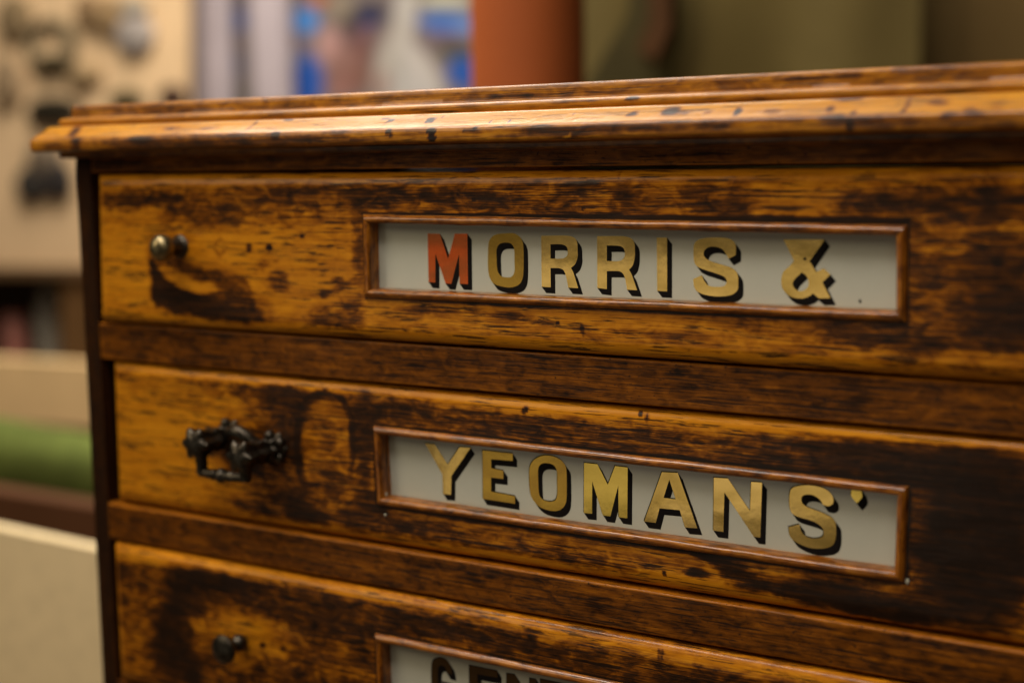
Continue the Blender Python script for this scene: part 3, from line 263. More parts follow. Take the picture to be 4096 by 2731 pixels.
def ramp(nt, fac, stops, interp='LINEAR'):
    r = nt.nodes.new('ShaderNodeValToRGB'); r.color_ramp.interpolation = interp
    e = r.color_ramp.elements
    while len(e) > 1: e.remove(e[-1])
    e[0].position = stops[0][0]; e[0].color = tuple(stops[0][1])+(1,)
    for pz, cc in stops[1:]:
        k = e.new(pz); k.color = tuple(cc)+(1,)
    nt.links.new(fac, r.inputs[0]); return r.outputs[0]
def oak(name, loc=(0, 0, 0), stops=None, axis='x', const=None, contrast=1.0, rough=(.36, .6), coat=.30, poref=1.0, bumpk=1.0, spec=.05, speck=.0, coatr=.17):
    m, nt, b = new_mat(name)
    tc = N(nt, 'ShaderNodeTexCoord'); geo = nt.nodes.new('ShaderNodeNewGeometry')
    vec = geo.outputs['Position']
    def s(a, bb):  # along the grain, across the grain, per mm
        a *= 1000; bb *= 1000
        return {'x': (a, bb, bb), 'z': (bb, bb, a), 'y': (bb, a, bb)}[axis]
    if const is None:
        at = N(nt, 'ShaderNodeAttribute', attribute_name='wear'); W = at.outputs['Fac']
    else:
        v = nt.nodes.new('ShaderNodeValue'); v.outputs[0].default_value = const; W = v.outputs[0]
    broad = noise(nt, vec, s(.010, .34), 4, .6, .6, loc)
    streak = noise(nt, vec, s(.028, .95), 5, .62, .5, loc)
    blotch = noise(nt, vec, s(.10, .20), 4, .5, .9, loc)
    fine = noise(nt, vec, s(.10, 2.6), 3, .6, .3, loc)
    # v = wear + (streak-.5)*k + (blotch-.5)*k
    bell = math_n(nt, 'MULTIPLY', math_n(nt, 'MULTIPLY', W, math_n(nt, 'SUBTRACT', 1.12, W)), 3.4)
    bell = math_n(nt, 'POWER', math_n(nt, 'MAXIMUM', bell, 0.0), 1.9)
    a1 = math_n(nt, 'MULTIPLY', math_n(nt, 'SUBTRACT', streak, .5), 1.35*contrast)
    a2 = math_n(nt, 'MULTIPLY', math_n(nt, 'SUBTRACT', blotch, .5), 1.5*contrast)
    a3 = math_n(nt, 'MULTIPLY', math_n(nt, 'SUBTRACT', fine, .5), .95*contrast)
    sm = math_n(nt, 'ADD', math_n(nt, 'ADD', a1, a2), a3)
    v = math_n(nt, 'ADD', W, math_n(nt, 'MULTIPLY', sm, math_n(nt, 'ADD', math_n(nt, 'MULTIPLY', bell, .85), .02)))
    v = math_n(nt, 'ADD', v, math_n(nt, 'MULTIPLY', math_n(nt, 'SUBTRACT', broad, .5), .50), clamp=True)
    stops = stops or [(0, (.63, .262, .010)), (.2, (.48, .176, .006)), (.40, (.27, .086, .004)), (.58, (.130, .039, .003)), (.76, (.052, .018, .004)), (1, (.013, .007, .004))]
    base = ramp(nt, v, stops)
    # black open pores in short broken lines
    pm = noise(nt, vec, s(.035, .95), 4, .62, .5, (loc[0]+3, loc[1], loc[2]+5))
    pz = noise(nt, vec, s(.03, .12), 2, .5, 0, loc)
    thr = math_n(nt, 'SUBTRACT', .650, math_n(nt, 'MULTIPLY', pz, .13))
    thr = math_n(nt, 'SUBTRACT', thr, math_n(nt, 'MULTIPLY', W, .05))
    pore = math_n(nt, 'MULTIPLY', math_n(nt, 'SUBTRACT', pm, thr), 22*poref, clamp=True)
    ck = noise(nt, vec, s(.010, .34), 4, .45, .30, (loc[0]+8, loc[1], loc[2]+2))
    cz = noise(nt, vec, s(.055, .30), 4, .6, .3, (loc[0]+1, loc[1]+4, loc[2]))
    ck = math_n(nt, 'SUBTRACT', 1.7, math_n(nt, 'MULTIPLY', math_n(nt, 'ABSOLUTE', math_n(nt, 'SUBTRACT', ck, .5)), 30.0), clamp=True)
    ck = math_n(nt, 'MULTIPLY', ck, math_n(nt, 'MULTIPLY', math_n(nt, 'SUBTRACT', cz, .525), 14.0, clamp=True))
    pore = math_n(nt, 'MAXIMUM', pore, math_n(nt, 'MULTIPLY', ck, .9*poref))
    if speck:
        sp = noise(nt, vec, s(.42, .62), 5, .66, .3, (loc[0]+5, loc[1]+2, loc[2]))
        pore = math_n(nt, 'MAXIMUM', pore, math_n(nt, 'MULTIPLY', math_n(nt, 'SUBTRACT', sp, .60), 14*speck, clamp=True))
    mx = N(nt, 'ShaderNodeMix', data_type='RGBA'); mx.inputs['B'].default_value = (.018, .009, .005, 1)
    nt.links.new(math_n(nt, 'MULTIPLY', pore, .93), mx.inputs['Factor']); nt.links.new(base, mx.inputs['A'])
    nt.links.new(mx.outputs['Result'], b.inputs['Base Color'])
    rr = nt.nodes.new('ShaderNodeMapRange'); rr.inputs['To Min'].default_value = rough[0]; rr.inputs['To Max'].default_value = rough[1]
    nt.links.new(math_n(nt, 'ADD', math_n(nt, 'MULTIPLY', blotch, .6), math_n(nt, 'MULTIPLY', pore, .5)), rr.inputs['Value'])
    nt.links.new(rr.outputs[0], b.inputs['Roughness'])
    b.inputs['Coat Weight'].default_value = coat; b.inputs['Coat Roughness'].default_value = coatr; b.inputs['Specular IOR Level'].default_value = spec
    hgt = math_n(nt, 'SUBTRACT', math_n(nt, 'ADD', math_n(nt, 'MULTIPLY', fine, .5), math_n(nt, 'MULTIPLY', blotch, 1.2)), math_n(nt, 'MULTIPLY', pore, .8))
    bp = N(nt, 'ShaderNodeBump'); bp.inputs['Strength'].default_value = .55*bumpk; bp.inputs['Distance'].default_value = .00022
    nt.links.new(hgt, bp.inputs['Height']); nt.links.new(bp.outputs[0], b.inputs['Normal'])
    # the varnish keeps its own smoother skin
    bp2 = N(nt, 'ShaderNodeBump'); bp2.inputs['Strength'].default_value = .4; bp2.inputs['Distance'].default_value = .0002
    nt.links.new(blotch, bp2.inputs['Height']); nt.links.new(bp2.outputs[0], b.inputs['Coat Normal'])
    return m
M_drawer = oak('aged_oak_drawer')
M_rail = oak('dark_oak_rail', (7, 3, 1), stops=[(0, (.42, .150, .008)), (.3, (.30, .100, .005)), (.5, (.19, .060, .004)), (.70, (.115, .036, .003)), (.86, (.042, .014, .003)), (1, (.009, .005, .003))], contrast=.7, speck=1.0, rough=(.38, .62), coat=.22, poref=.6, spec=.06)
M_corn = oak('worn_oak_cornice', (2, 9, 4), stops=[(0, (.56, .255, .016)), (.2, (.44, .175, .009)), (.42, (.23, .080, .006)), (.6, (.105, .034, .006)), (.8, (.034, .014, .006)), (1, (.010, .008, .008))], contrast=.6, poref=.45, rough=(.26, .46), coat=.35, spec=.20, speck=.15)
M_side = oak('stained_side_wood', (1, 5, 2), axis='z', const=.90, contrast=.5, rough=(.4, .6), coat=.1)
BEAD = [(0, (.44, .165, .012)), (.3, (.33, .110, .006)), (.55, (.19, .056, .004)), (.8, (.06, .018, .004)), (1, (.015, .007, .004))]
M_bead = oak('reddish_bead_wood', (4, 4, 4), const=.42, contrast=1.2, stops=BEAD, rough=(.26, .42), coat=.9, poref=.6, spec=.08, coatr=.12, speck=.25)
M_beadz = oak('reddish_bead_wood_upright', (4, 4, 4), const=.42, axis='z', contrast=1.2, stops=BEAD, rough=(.26, .42), coat=.9, poref=.6, spec=.08, coatr=.12, speck=.25)

def glass_mat():
    m, nt, b = new_mat('back_painted_glass')
    geo = nt.nodes.new('ShaderNodeNewGeometry')
    n = noise(nt, geo.outputs['Position'], (9, 9, 9), 2, .5)
    n2 = noise(nt, geo.outputs['Position'], (160, 160, 160), 3, .6)
    k = math_n(nt, 'ADD', math_n(nt, 'MULTIPLY', n, .8), math_n(nt, 'MULTIPLY', n2, .2))
    cc = ramp(nt, k, [(.3, (.49, .515, .435)), (.7, (.57, .59, .50))])
    nt.links.new(cc, b.inputs['Base Color'])
    b.inputs['Roughness'].default_value = .07; b.inputs['IOR'].default_value = 1.5
    return m
M_glass = glass_mat()
def leaf(name, c1, c2, r=.30, seed=0., band=1.0):
    m, nt, b = new_mat(name)
    geo = nt.nodes.new('ShaderNodeNewGeometry'); P = geo.outputs['Position']
    n = noise(nt, P, (35, 35, 75), 2, .5, .5, (seed, 0, seed*.7))
    n2 = noise(nt, P, (700, 700, 700), 3, .6)
    k = math_n(nt, 'ADD', math_n(nt, 'MULTIPLY', math_n(nt, 'SUBTRACT', n, .5), 2.2*band), .5)
    k = math_n(nt, 'ADD', k, math_n(nt, 'MULTIPLY', math_n(nt, 'SUBTRACT', n2, .5), .22), clamp=True)
    cc = ramp(nt, k, [(0, c2), (1, c1)]); nt.links.new(cc, b.inputs['Base Color'])  # random leaf tone whose gradients stand in for reflections
    b.inputs['Metallic'].default_value = .85; b.inputs['Roughness'].default_value = r
    bp = N(nt, 'ShaderNodeBump'); bp.inputs['Strength'].default_value = .10; bp.inputs['Distance'].default_value = .0005
    nt.links.new(noise(nt, P, (90, 90, 90), 3, .5), bp.inputs['Height']); nt.links.new(bp.outputs[0], b.inputs['Normal'])
    return m
M_leaf = {'gold': leaf('gold_leaf', (.80, .54, .17), (.42, .275, .065), .075), 'bronze': leaf('tarnished_leaf', (.48, .30, .045), (.28, .155, .026), .12, 3.1, .7),  # bronze: a darker, browner leaf tone
          'olive': leaf('olive_gold_leaf', (.66, .47, .10), (.40, .27, .04), .09, 5.3, .8), 'red': leaf('red_tinted_leaf', (.78, .125, .022), (.40, .11, .030), .16, 1.3, 1.3),
          'dark': leaf('dull_brown_leaf', (.11, .06, .018), (.06, .032, .012), .5, 2.2, .5)}
def plain(name, c1, rough=.6, metal=0., var=.25, scale=40., coat=0., bump=0.):
    m, nt, b = new_mat(name)
    geo = nt.nodes.new('ShaderNodeNewGeometry')
    n = noise(nt, geo.outputs['Position'], (scale,)*3, 4, .6)
    c2 = tuple(max(0, v*(1-var)) for v in c1); c3 = tuple(min(1, v*(1+var)) for v in c1)
    nt.links.new(ramp(nt, n, [(.3, c2), (.7, c3)]), b.inputs['Base Color'])
    b.inputs['Specular IOR Level'].default_value = .5 if metal else .15
    b.inputs['Roughness'].default_value = rough; b.inputs['Metallic'].default_value = metal; b.inputs['Coat Weight'].default_value = coat
    if bump:
        bp = N(nt, 'ShaderNodeBump'); bp.inputs['Strength'].default_value = .6; bp.inputs['Distance'].default_value = bump
        nt.links.new(n, bp.inputs['Height']); nt.links.new(bp.outputs[0], b.inputs['Normal'])
    return m
M_black = plain('black_shade_paint', (.006, .005, .005), .6)
M_black.node_tree.nodes['Principled BSDF'].inputs['Specular IOR Level'].default_value = .12
M_brass = plain('old_brass', (.20, .165, .085), .32, .9, .5, 260, 0, .0006)
M_iron = plain('blackened_brass', (.055, .048, .036), .30, .85, .6, 330, 0, .0008)
M_dark = plain('dark_cavity_wood', (.02, .012, .008), .8)
M_speck = plain('old_filler', (.50, .50, .40), .7, var=.2, scale=400)

# ------------------------------------------------------------------ wooden panels with rounded edges and worn skin
def panel(name, TL, TR, BR, BL, y0, r, depth, mats, parent, key=None, hole=None, sx=1.0, sz=.8, fine_to=540., wear_const=None, wob=.12):
    W_ = max(TR[0]-TL[0], 1e-6); H = TL[1]-BL[1]
    def axis_pts(L, step, rr, fine=None):
        pts = [0.]
        ed = [rr*(1-math.cos(t*math.pi/2/8)) for t in range(1, 9)] if rr > 0 else []
        pts += ed
        x = pts[-1]
        while x < L-rr-step*.6:
            x += step if (fine is None or x < fine) else step*6
            if x < L-rr-step*.3: pts.append(x)
        pts += [L-e for e in reversed([0.]+ed)]
        return np.array(sorted(set(round(q, 4) for q in pts)))
    xs = axis_pts(W_, sx, r, fine_to-TL[0]); zs = axis_pts(H, sz, r)
    U, V = np.meshgrid(xs, zs)
    tu, tv = U/W_, V/H
    X = (TL[0]*(1-tu)+TR[0]*tu)*(1-tv)+(BL[0]*(1-tu)+BR[0]*tu)*tv
    Z = (TL[1]*(1-tu)+TR[1]*tu)*(1-tv)+(BL[1]*(1-tu)+BR[1]*tu)*tv
    d = np.minimum(np.minimum(U, W_-U), np.minimum(V, H-V))
    dd = np.clip(r-d, 0, r); rdep = r*.66 if r > 3 else r
    Yy = y0+(1-np.sqrt(np.maximum(1-(dd/r)**2, 0)))*rdep+wob*2*vnoise(X*.05+y0, Z*.12)+wob*.8*vnoise(X*.25, Z*.4)*(dd > 0)
    Z = Z+np.where(V < .01, 1, 0)*wob*1.5*vnoise(X*.08, Z*0)
    nz, nx = X.shape
    verts = np.stack([X, Yy, Z], -1).reshape(-1, 3)
    wv = wear_shade_field(key, X, Z).reshape(-1) if key else np.full(nx*nz, wear_const if wear_const is not None else .5)
    if hole is not None:
        x0, x1, z0, z1 = [q+e for q, e in zip(hole, (-2.2, 2.2, -2.2, 2.2))]
        do = np.maximum(np.maximum(x0-X, X-x1), np.maximum(z0-Z, Z-z1)).reshape(-1); wv = np.maximum(wv, 1.0*(1-sstep(.5, 1.9, do+.5*vnoise(X*.1, Z*.1).reshape(-1))))  # shadow line along the frame's outer edge, painted dark
    if key:  # worn edges: paler, the stain is rubbed off the arris
        edge = (1-sstep(min(1.5, r*.4), r*.9+.5, d)).reshape(-1); wv = wv*(1-.6*edge*(1-sstep(.8, .95, wv)))
    faces = []
    idx = np.arange(nx*nz).reshape(nz, nx)
    cx = (X[:-1, :-1]+X[1:, 1:])/2; cz = (Z[:-1, :-1]+Z[1:, 1:])/2
    keep = np.ones(cx.shape, bool)
    if hole is not None:
        x0, x1, z0, z1 = hole; keep &= ~((cx > x0) & (cx < x1) & (cz > z0) & (cz < z1))
    a = idx[:-1, :-1][keep]; b = idx[1:, :-1][keep]; cc = idx[1:, 1:][keep]; e = idx[:-1, 1:][keep]
    faces = np.stack([a, b, cc, e], -1).tolist()
    # skirt to the back
    ring = list(idx[0, :])+list(idx[1:, -1])+list(idx[-1, -2::-1])+list(idx[-2:0:-1, 0])
    base = len(verts); bv = verts[ring].copy(); bv[:, 1] = y0+depth
    verts = np.vstack([verts, bv]); wv = np.concatenate([wv, wv[ring]])
    n = len(ring)
    for i in range(n):
        j = (i+1) % n; faces.append((ring[i], ring[j], base+j, base+i))
    faces.append([base+i for i in range(n)])
    return mesh(name, verts, faces, mats, parent, True, wv)

def box(name, x0, x1, y0, y1, z0, z1, mat, parent=None, bev=0.):
    bm = bmesh.new(); bmesh.ops.create_cube(bm, size=1)
    for v in bm.verts: v.co = Vector((x0+(v.co.x+.5)*(x1-x0), y0+(v.co.y+.5)*(y1-y0), z0+(v.co.z+.5)*(z1-z0)))
    if bev: bmesh.ops.bevel(bm, geom=list(bm.edges), offset=bev, segments=2, affect='EDGES', profile=.7)
    return bm_obj(name, bm, mat, parent)

def smooth_loop(pts):
    """Expand a loop of (x, z, smooth) into points; runs of smooth points follow a Catmull-Rom curve."""
    n = len(pts); out = []
    for i in range(n):
        p0, p1, p2, p3 = pts[i-1], pts[i], pts[(i+1) % n], pts[(i+2) % n]
        out.append((p1[0], p1[1]))
        if p1[2] or p2[2]:
            L = math.hypot(p2[0]-p1[0], p2[1]-p1[1]); k = max(2, min(8, int(L/.5)))
            m1 = ((p2[0]-p0[0])/2, (p2[1]-p0[1])/2) if p1[2] else (p2[0]-p1[0], p2[1]-p1[1])
            m2 = ((p3[0]-p1[0])/2, (p3[1]-p1[1])/2) if p2[2] else (p2[0]-p1[0], p2[1]-p1[1])
            # keep tangents no longer than the chord
            def lim(m):
                l = math.hypot(*m); return m if l < L*1.15 or l < 1e-6 else (m[0]*L*1.15/l, m[1]*L*1.15/l)
            m1, m2 = lim(m1), lim(m2)
            for j in range(1, k):
                t = j/k; h00 = 2*t**3-3*t*t+1; h10 = t**3-2*t*t+t; h01 = -2*t**3+3*t*t; h11 = t**3-t*t
                out.append((h00*p1[0]+h10*m1[0]+h01*p2[0]+h11*m2[0], h00*p1[1]+h10*m1[1]+h01*p2[1]+h11*m2[1]))
    return out
SHADE = (2.35, -2.75)
def letter(loops, y, mat, parent, name, pre=.0):
    """Gilt face with its black drop shade, painted on the glass at depth y."""
    L = [smooth_loop(l) for l in loops]
    verts, faces, mi = [], [], []
    def flat(off, yy, m):
        polys = [[Vector((a+off[0], b+off[1], 0)) for a, b in l] for l in L]
        tris = tessellate_polygon(polys); base = len(verts)
        for pl in polys:
            for v in pl: verts.append((v.x, yy, v.y))
        for t in tris: faces.append([base+i for i in t]); mi.append(m)
    flat((0, 0), y-.09, 0)
    s0 = (-pre*.5, pre*.8)
    flat(SHADE, y-.03, 1); k = 0
    if pre: flat(s0, y-.035, 1)
    for l in L:
        n = len(l)
        for i in range(n):
            a, b = l[i], l[(i+1) % n]; base = len(verts); yy = y-.04-.0003*(k % 60); k += 1
            for q in ((a[0]+s0[0], a[1]+s0[1]), (b[0]+s0[0], b[1]+s0[1]), (b[0]+SHADE[0], b[1]+SHADE[1]), (a[0]+SHADE[0], a[1]+SHADE[1])):
                verts.append((q[0], yy, q[1]))
            faces.append([base, base+1, base+2, base+3]); mi.append(1)
    o = mesh(name, verts, faces, [mat, M_black], parent, False)
    o.data.polygons.foreach_set('material_index', mi)
    # make every face look out of the glass
    bm = bmesh.new(); bm.from_mesh(o.data)
    for f in bm.faces:
        f.normal_update()
        if f.normal.y > 0: f.normal_flip()
    bm.to_mesh(o.data); bm.free()
    return o

def sweep_frame(name, Q, y0, prof, mats, parent):
    """A mitred frame: Q = TL,TR,BR,BL outer corners, prof = (inset, how far it stands out)."""
    sg = ((1, -1), (-1, -1), (-1, 1), (1, 1)); verts, faces, mi = [], [], []
    n = len(prof)
    rnd = random.Random(name+str(Q[0]))
    for i in range(4):
        j = (i+1) % 4; L = math.hypot(Q[j][0]-Q[i][0], Q[j][1]-Q[i][1]); K = max(4, int(L/5))
        base = len(verts)
        for k in range(K+1):
            t = k/K
            for (u, d) in prof:
                a = (Q[i][0]+sg[i][0]*u, Q[i][1]+sg[i][1]*u); b = (Q[j][0]+sg[j][0]*u, Q[j][1]+sg[j][1]*u)
                x = a[0]*(1-t)+b[0]*t; z = a[1]*(1-t)+b[1]*t
                wv = .10*math.sin(x*.05+z*.3)+.06*math.sin(x*.21)
                verts.append((x, y0-d*(1+.08*math.sin(x*.13+i)) if d > 0 else y0-d, z+(wv if i in (0, 2) and 0 < k < K else 0)))
        for k in range(K):
            for m in range(n-1):
                q = base+k*n+m; faces.append((q, q+n, q+n+1, q+1)); mi.append(i % 2)
    o = mesh(name, verts, faces, mats, parent, True)
    o.data.polygons.foreach_set('material_index', mi)
    bm = bmesh.new(); bm.from_mesh(o.data); bmesh.ops.remove_doubles(bm, verts=bm.verts, dist=1e-6); bmesh.ops.recalc_face_normals(bm, faces=bm.faces); bm.to_mesh(o.data); bm.free()
    return o

def lathe_bm(bm, prof, origin, seg=28, lobes=0, amp=0.):
    """Turn prof = (distance out of the drawer, radius) about the -y axis at origin."""
    rings = []
    for d, r in prof:
        ring = []
        for s in range(seg):
            a = 2*math.pi*s/seg; rr = r*(1+amp*math.cos(lobes*a)) if lobes and r > 4 else r
            ring.append(bm.verts.new((origin[0]+rr*math.cos(a), origin[1]-d, origin[2]+rr*math.sin(a))))
        rings.append(ring)
    for a, b in zip(rings[:-1], rings[1:]):
        for s in range(seg): bm.faces.new((a[s], a[(s+1) % seg], b[(s+1) % seg], b[s]))
    bm.faces.new(rings[-1]); bm.faces.new(list(reversed(rings[0])))
def tube_bm(bm, pts, rad, seg=12):
    rings = []
    for i, p_ in enumerate(pts):
        p_ = Vector(p_); t = (Vector(pts[min(i+1, len(pts)-1)])-Vector(pts[max(i-1, 0)])).normalized()
        up = Vector((0, 1, 0)) if abs(t.y) < .9 else Vector((1, 0, 0)); s = t.cross(up).normalized(); q = s.cross(t)
        r = rad[i] if isinstance(rad, (list, tuple)) else rad
        rings.append([bm.verts.new(p_+s*r*math.cos(2*math.pi*k/seg)+q*r*math.sin(2*math.pi*k/seg)) for k in range(seg)])
    for a, b in zip(rings[:-1], rings[1:]):
        for s in range(seg): bm.faces.new((a[s], a[(s+1) % seg], b[(s+1) % seg], b[s]))
    bm.faces.new(rings[-1]); bm.faces.new(list(reversed(rings[0])))

# ------------------------------------------------------------------ the chest
XR = 670.; YB = 330.; ZB = -420.
chest = empty('chest_of_drawers', (XR/2, YB/2, ZB))
tag(chest, 'old worn oak chest of drawers with gilt lettered glass labels, filling the foreground', 'chest')
# carcass
panel('stile', (0, 9.5), (12, 9.5), (12, ZB), (0, ZB), 0, .8, 24, M_side, chest, None, sx=3, sz=6, wear_const=.9)
panel('stile', (XR-12, 9.5), (XR, 9.5), (XR, ZB), (XR-12, ZB), 0, .8, 24, M_side, chest, None, sx=3, sz=6, wear_const=.9)
box('side_panel', .4, 11, 24.2, YB, ZB, 8.4, M_side, chest)
box('side_panel', XR-11, XR-.4, 24.2, YB, ZB, 8.4, M_side, chest)
box('back_panel', 11.2, XR-11.2, YB-8, YB-.5, ZB, 8.4, M_dark, chest)
panel('frieze', (12.2, 9.5), (XR-12.2, 9.5), (XR-12.2, 1.7), (12.2, 1.5), .4, .5, 24, M_rail, chest, 'FR', sx=1.4, sz=.8)
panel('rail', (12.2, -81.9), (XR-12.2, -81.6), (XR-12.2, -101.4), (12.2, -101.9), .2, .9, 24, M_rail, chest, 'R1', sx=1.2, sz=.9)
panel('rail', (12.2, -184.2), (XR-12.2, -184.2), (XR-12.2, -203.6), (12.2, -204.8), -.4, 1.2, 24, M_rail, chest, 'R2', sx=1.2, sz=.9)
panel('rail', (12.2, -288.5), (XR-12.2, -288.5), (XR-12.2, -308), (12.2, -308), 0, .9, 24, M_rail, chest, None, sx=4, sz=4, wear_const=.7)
panel('base_panel', (12.2, -309.5), (XR-12.2, -309.5), (XR-12.2, ZB+.5), (12.2, ZB+.5), 1, 2, 24, M_rail, chest, None, sx=4, sz=4, wear_const=.7)

# cornice: (how far it stands out, height, wear table, dark?)
prof = [(-3, 8.9, 'FR'), (1.0, 8.9, 'FR'), (2.2, 9.2, 'FR'), (5.2, 9.6, 'FR'), (5.6, 10.2, 'FR'), (5.6, 12.3, 'FR'), (6.2, 12.7, 'FR'), (14.6, 12.9, 'LIP'), (15.8, 13.2, 'LIP'), (16.4, 14.0, 'LIP'), (16.6, 15.2, 'LIP'), (16.6, 16.6, 'LIP'), (16.6, 18.2, 'LIP'), (16.3, 19.2, 'LIP'), (15.7, 19.9, 'LIP'), (14.8, 20.6, 'CH'), (13.6, 21.6, 'CH'), (12.4, 22.7, 'CH'), (11.2, 23.8, 'CH'), (10.2, 24.8, 'CH'), (9.4, 25.7, 'CH'), (8.8, 26.2, 'CH'), (5.2, 26.5, 'BD'), (4.5, 26.7, 'BD'), (4.9, 27.4, 'BD'), (5.3, 28.5, 'BD'), (5.2, 29.6, 'BD'), (4.6, 30.4, 'BD'), (3.4, 30.9, 'BD'), (1.0, 31.2, 'RG'), (.4, 31.7, 'RG'), (.2, 33.2, 'RG'), (.1, 35.2, 'RG'), (0, 36.8, 'RG'), (-.6, 37.6, 'RG'), (-1.6, 38.0, 'RG'), (-30, 38.2, 'RG')]
def cornice():
    xs = np.concatenate([np.arange(0, 545, 1.1), np.arange(548, XR, 6), [XR]])
    verts, wv, secs = [], [], []
    def sec(fn, xw):
        s = len(verts)
        for (o, z, k) in prof: verts.append(fn(o, z)); wv.append((xw(o), z, k))
        secs.append(s)
    for y in np.linspace(YB, 12, 14): sec(lambda o, z: (-o, y, z), lambda o: -60+y*.2)
    for i, x in enumerate(xs):
        t = x/XR
        sec(lambda o, z: ((-o)*(1-t)+(XR+o)*t if False else (x-o*max(0, 1-x/20.) if x < 20 else (x+o*max(0, (x-(XR-20))/20.) if x > XR-20 else x)), -o+.22*float(vnoise(np.array([x*.03]), np.array([z*.2]))[0]), z+.25*float(vnoise(np.array([x*.02+9]), np.array([1.]))[0])), lambda o: x-o*max(0, 1-x/20.))
    for y in np.linspace(12, YB, 8): sec(lambda o, z: (XR+o, y, z), lambda o: 600+y)
    wear_shade = np.zeros(len(verts)); arr = {}
    for i, (x, z, k) in enumerate(wv): arr.setdefault(k, []).append((i, x, z))
    for k, l in arr.items():
        ii = np.array([q[0] for q in l]); wear_shade[ii] = wear_shade_field(k, np.array([q[1] for q in l], float), np.array([q[2] for q in l], float), .35)
    n = len(prof); faces = []
    for s, e in zip(secs[:-1], secs[1:]):
        for m in range(n-1): faces.append((s+m, e+m, e+m+1, s+m+1))
    mesh('cornice', verts, faces, M_corn, chest, True, wear_shade)
cornice()
box('top_board', 25, XR-25, 25, YB-2, 30, 38.1, M_side, chest)
# end-grain joint in the lip near the left corner is part of the wear tables

CN = {'D1': ((20.0, 0), (652, -.2), (652, -80.6), (16.6, -80.4)), 'D2': ((19.4, -103.1), (652, -102.7), (652, -183.0), (18.0, -182.7)), 'D3': ((17.7, -206.5), (652, -205.2), (652, -287), (17.5, -286))}
YD = {'D1': -4.2, 'D2': .5, 'D3': -4.3}
LB = {'D1': 'top drawer, its glass label ending in a gilt ampersand', 'D2': 'second drawer, with an ornate drop handle', 'D3': 'third drawer from the top, cut by the lower edge of the photo'}
GLASS_IN = 5.5
drawers = {}
for k in ('D1', 'D2', 'D3'):
    Q = DATA['FR'][k]; y0 = YD[k]
    hole = (Q[0][0]+2.2, Q[1][0]-2.2, Q[2][1]+2.2, Q[0][1]-2.2)
    c4 = CN[k]
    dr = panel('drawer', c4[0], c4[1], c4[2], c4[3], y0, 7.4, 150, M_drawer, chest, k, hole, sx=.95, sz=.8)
    dr['label'] = LB[k]; drawers[k] = dr
    fr = sweep_frame('label_frame', Q, y0, [(-.2, -.8), (0, .5), (.5, 1.5), (1.3, 2.2), (2.2, 2.5), (3.1, 2.2), (3.8, 1.4), (4.1, .4), (4.2, -.6), (4.3, -GLASS_IN-.2)], [M_bead, M_beadz], dr)
    yg = y0+GLASS_IN
    gx0, gx1, gz0, gz1 = Q[0][0]+3, Q[1][0]-3, Q[2][1]+3, Q[0][1]-3
    gl = box('glass_plate', gx0, gx1, yg, yg+3, gz0, gz1, M_glass, dr)
    for (nm, mt, loops) in DATA['LT'][k]:
        o = letter(loops, yg, M_leaf[mt], dr, 'letter', .0 if k == 'D1' else .55)
        if mt == 'red': o['label'] = 'letter M with an orange red face'
        elif mt in ('bronze', 'dark'): o['label'] = 'letter %s in tarnished brown leaf' % nm
        elif nm == 'ampersand': o['label'] = 'gilt ampersand with a fish tail top'
# small marks on the glass
def blob(name, x, y, z, r, mat, parent, flat=.4, seed=0):
    bm = bmesh.new(); bmesh.ops.create_icosphere(bm, subdivisions=2, radius=1); rd = random.Random(seed)
    for v in bm.verts:
        q = 1+.25*(rd.random()-.5); v.co = Vector((x+v.co.x*r[0]*q, y+v.co.y*r[1]*q, z+v.co.z*r[2]*q))
    return bm_obj(name, bm, mat, parent)
yg = YD['D1']+GLASS_IN
blob('black_spot', 422.6, yg-.02, -36.2+.0, (.8, .15, .8), M_black, drawers['D1'])
blob('black_spot', 445.6, yg-.02, -52.5, (.55, .15, .8), M_black, drawers['D1'], seed=2)
yd = YD['D2']
blob('filler_speck', 287.5, yd+1.5, -159.6, (1.0, .8, .45), M_speck, drawers['D2'], seed=3)
blob('filler_speck', 207.8, yd+1.2, -157.6, (.9, .8, 1.3), M_speck, drawers['D2'], seed=4)
blob('filler_speck', 208.4, yd-.2, -167.6, (.6, .4, .7), M_speck, drawers['D2'], seed=6)
blob('filler_speck', 467.0, yd-.3, -163.2, (.7, .5, 1.3), M_speck, drawers['D2'], seed=5)

# ---- knobs and the drop handle
kn = DATA['KN']
bm = bmesh.new(); x, z = kn['k1']; y = YD['D1']
lathe_bm(bm, [(-1, 6.2), (.6, 6.2), (1.2, 5.6), (2.2, 4.6), (3.4, 4.2), (5, 3.8), (6.4, 3.5), (7.4, 3.5), (8.0, 4.2), (8.8, 5.3), (10.2, 6.3), (12.0, 7.0), (14, 7.0), (15.8, 6.2), (17.5, 4.5), (18.6, 2.3), (19.0, .4)], (x, y, z), 36)
o = bm_obj('knob', bm, [M_brass, M_iron], drawers['D1']); o['label'] = 'dull brass knob on a blackened stem'
for pl in o.data.polygons:
    if pl.center.y > (y-8.2)*MM: pl.material_index = 1  # stem faces take the darker metal
bm = bmesh.new(); x, z = kn['k3']; y = YD['D3']
lathe_bm(bm, [(-1, 3.0), (.6, 3.0), (1.0, 3.8), (2.2, 4.4), (4.2, 4.6), (6.0, 4.0), (7.0, 2.8), (9.0, 2.4), (11.5, 2.5), (12.6, 4.6), (13.4, 6.8), (14.6, 7.6), (16.0, 7.6), (17.2, 6.4), (18.0, 3.6), (18.3, .6)], (x, y, z), 36)
o = bm_obj('knob', bm, M_iron, drawers['D3']); o['label'] = 'blackened mushroom knob'
bm = bmesh.new(); y = YD['D2']; (xl, zl), (xr, zr) = kn['hl'], kn['hr']
arm_d = 22.
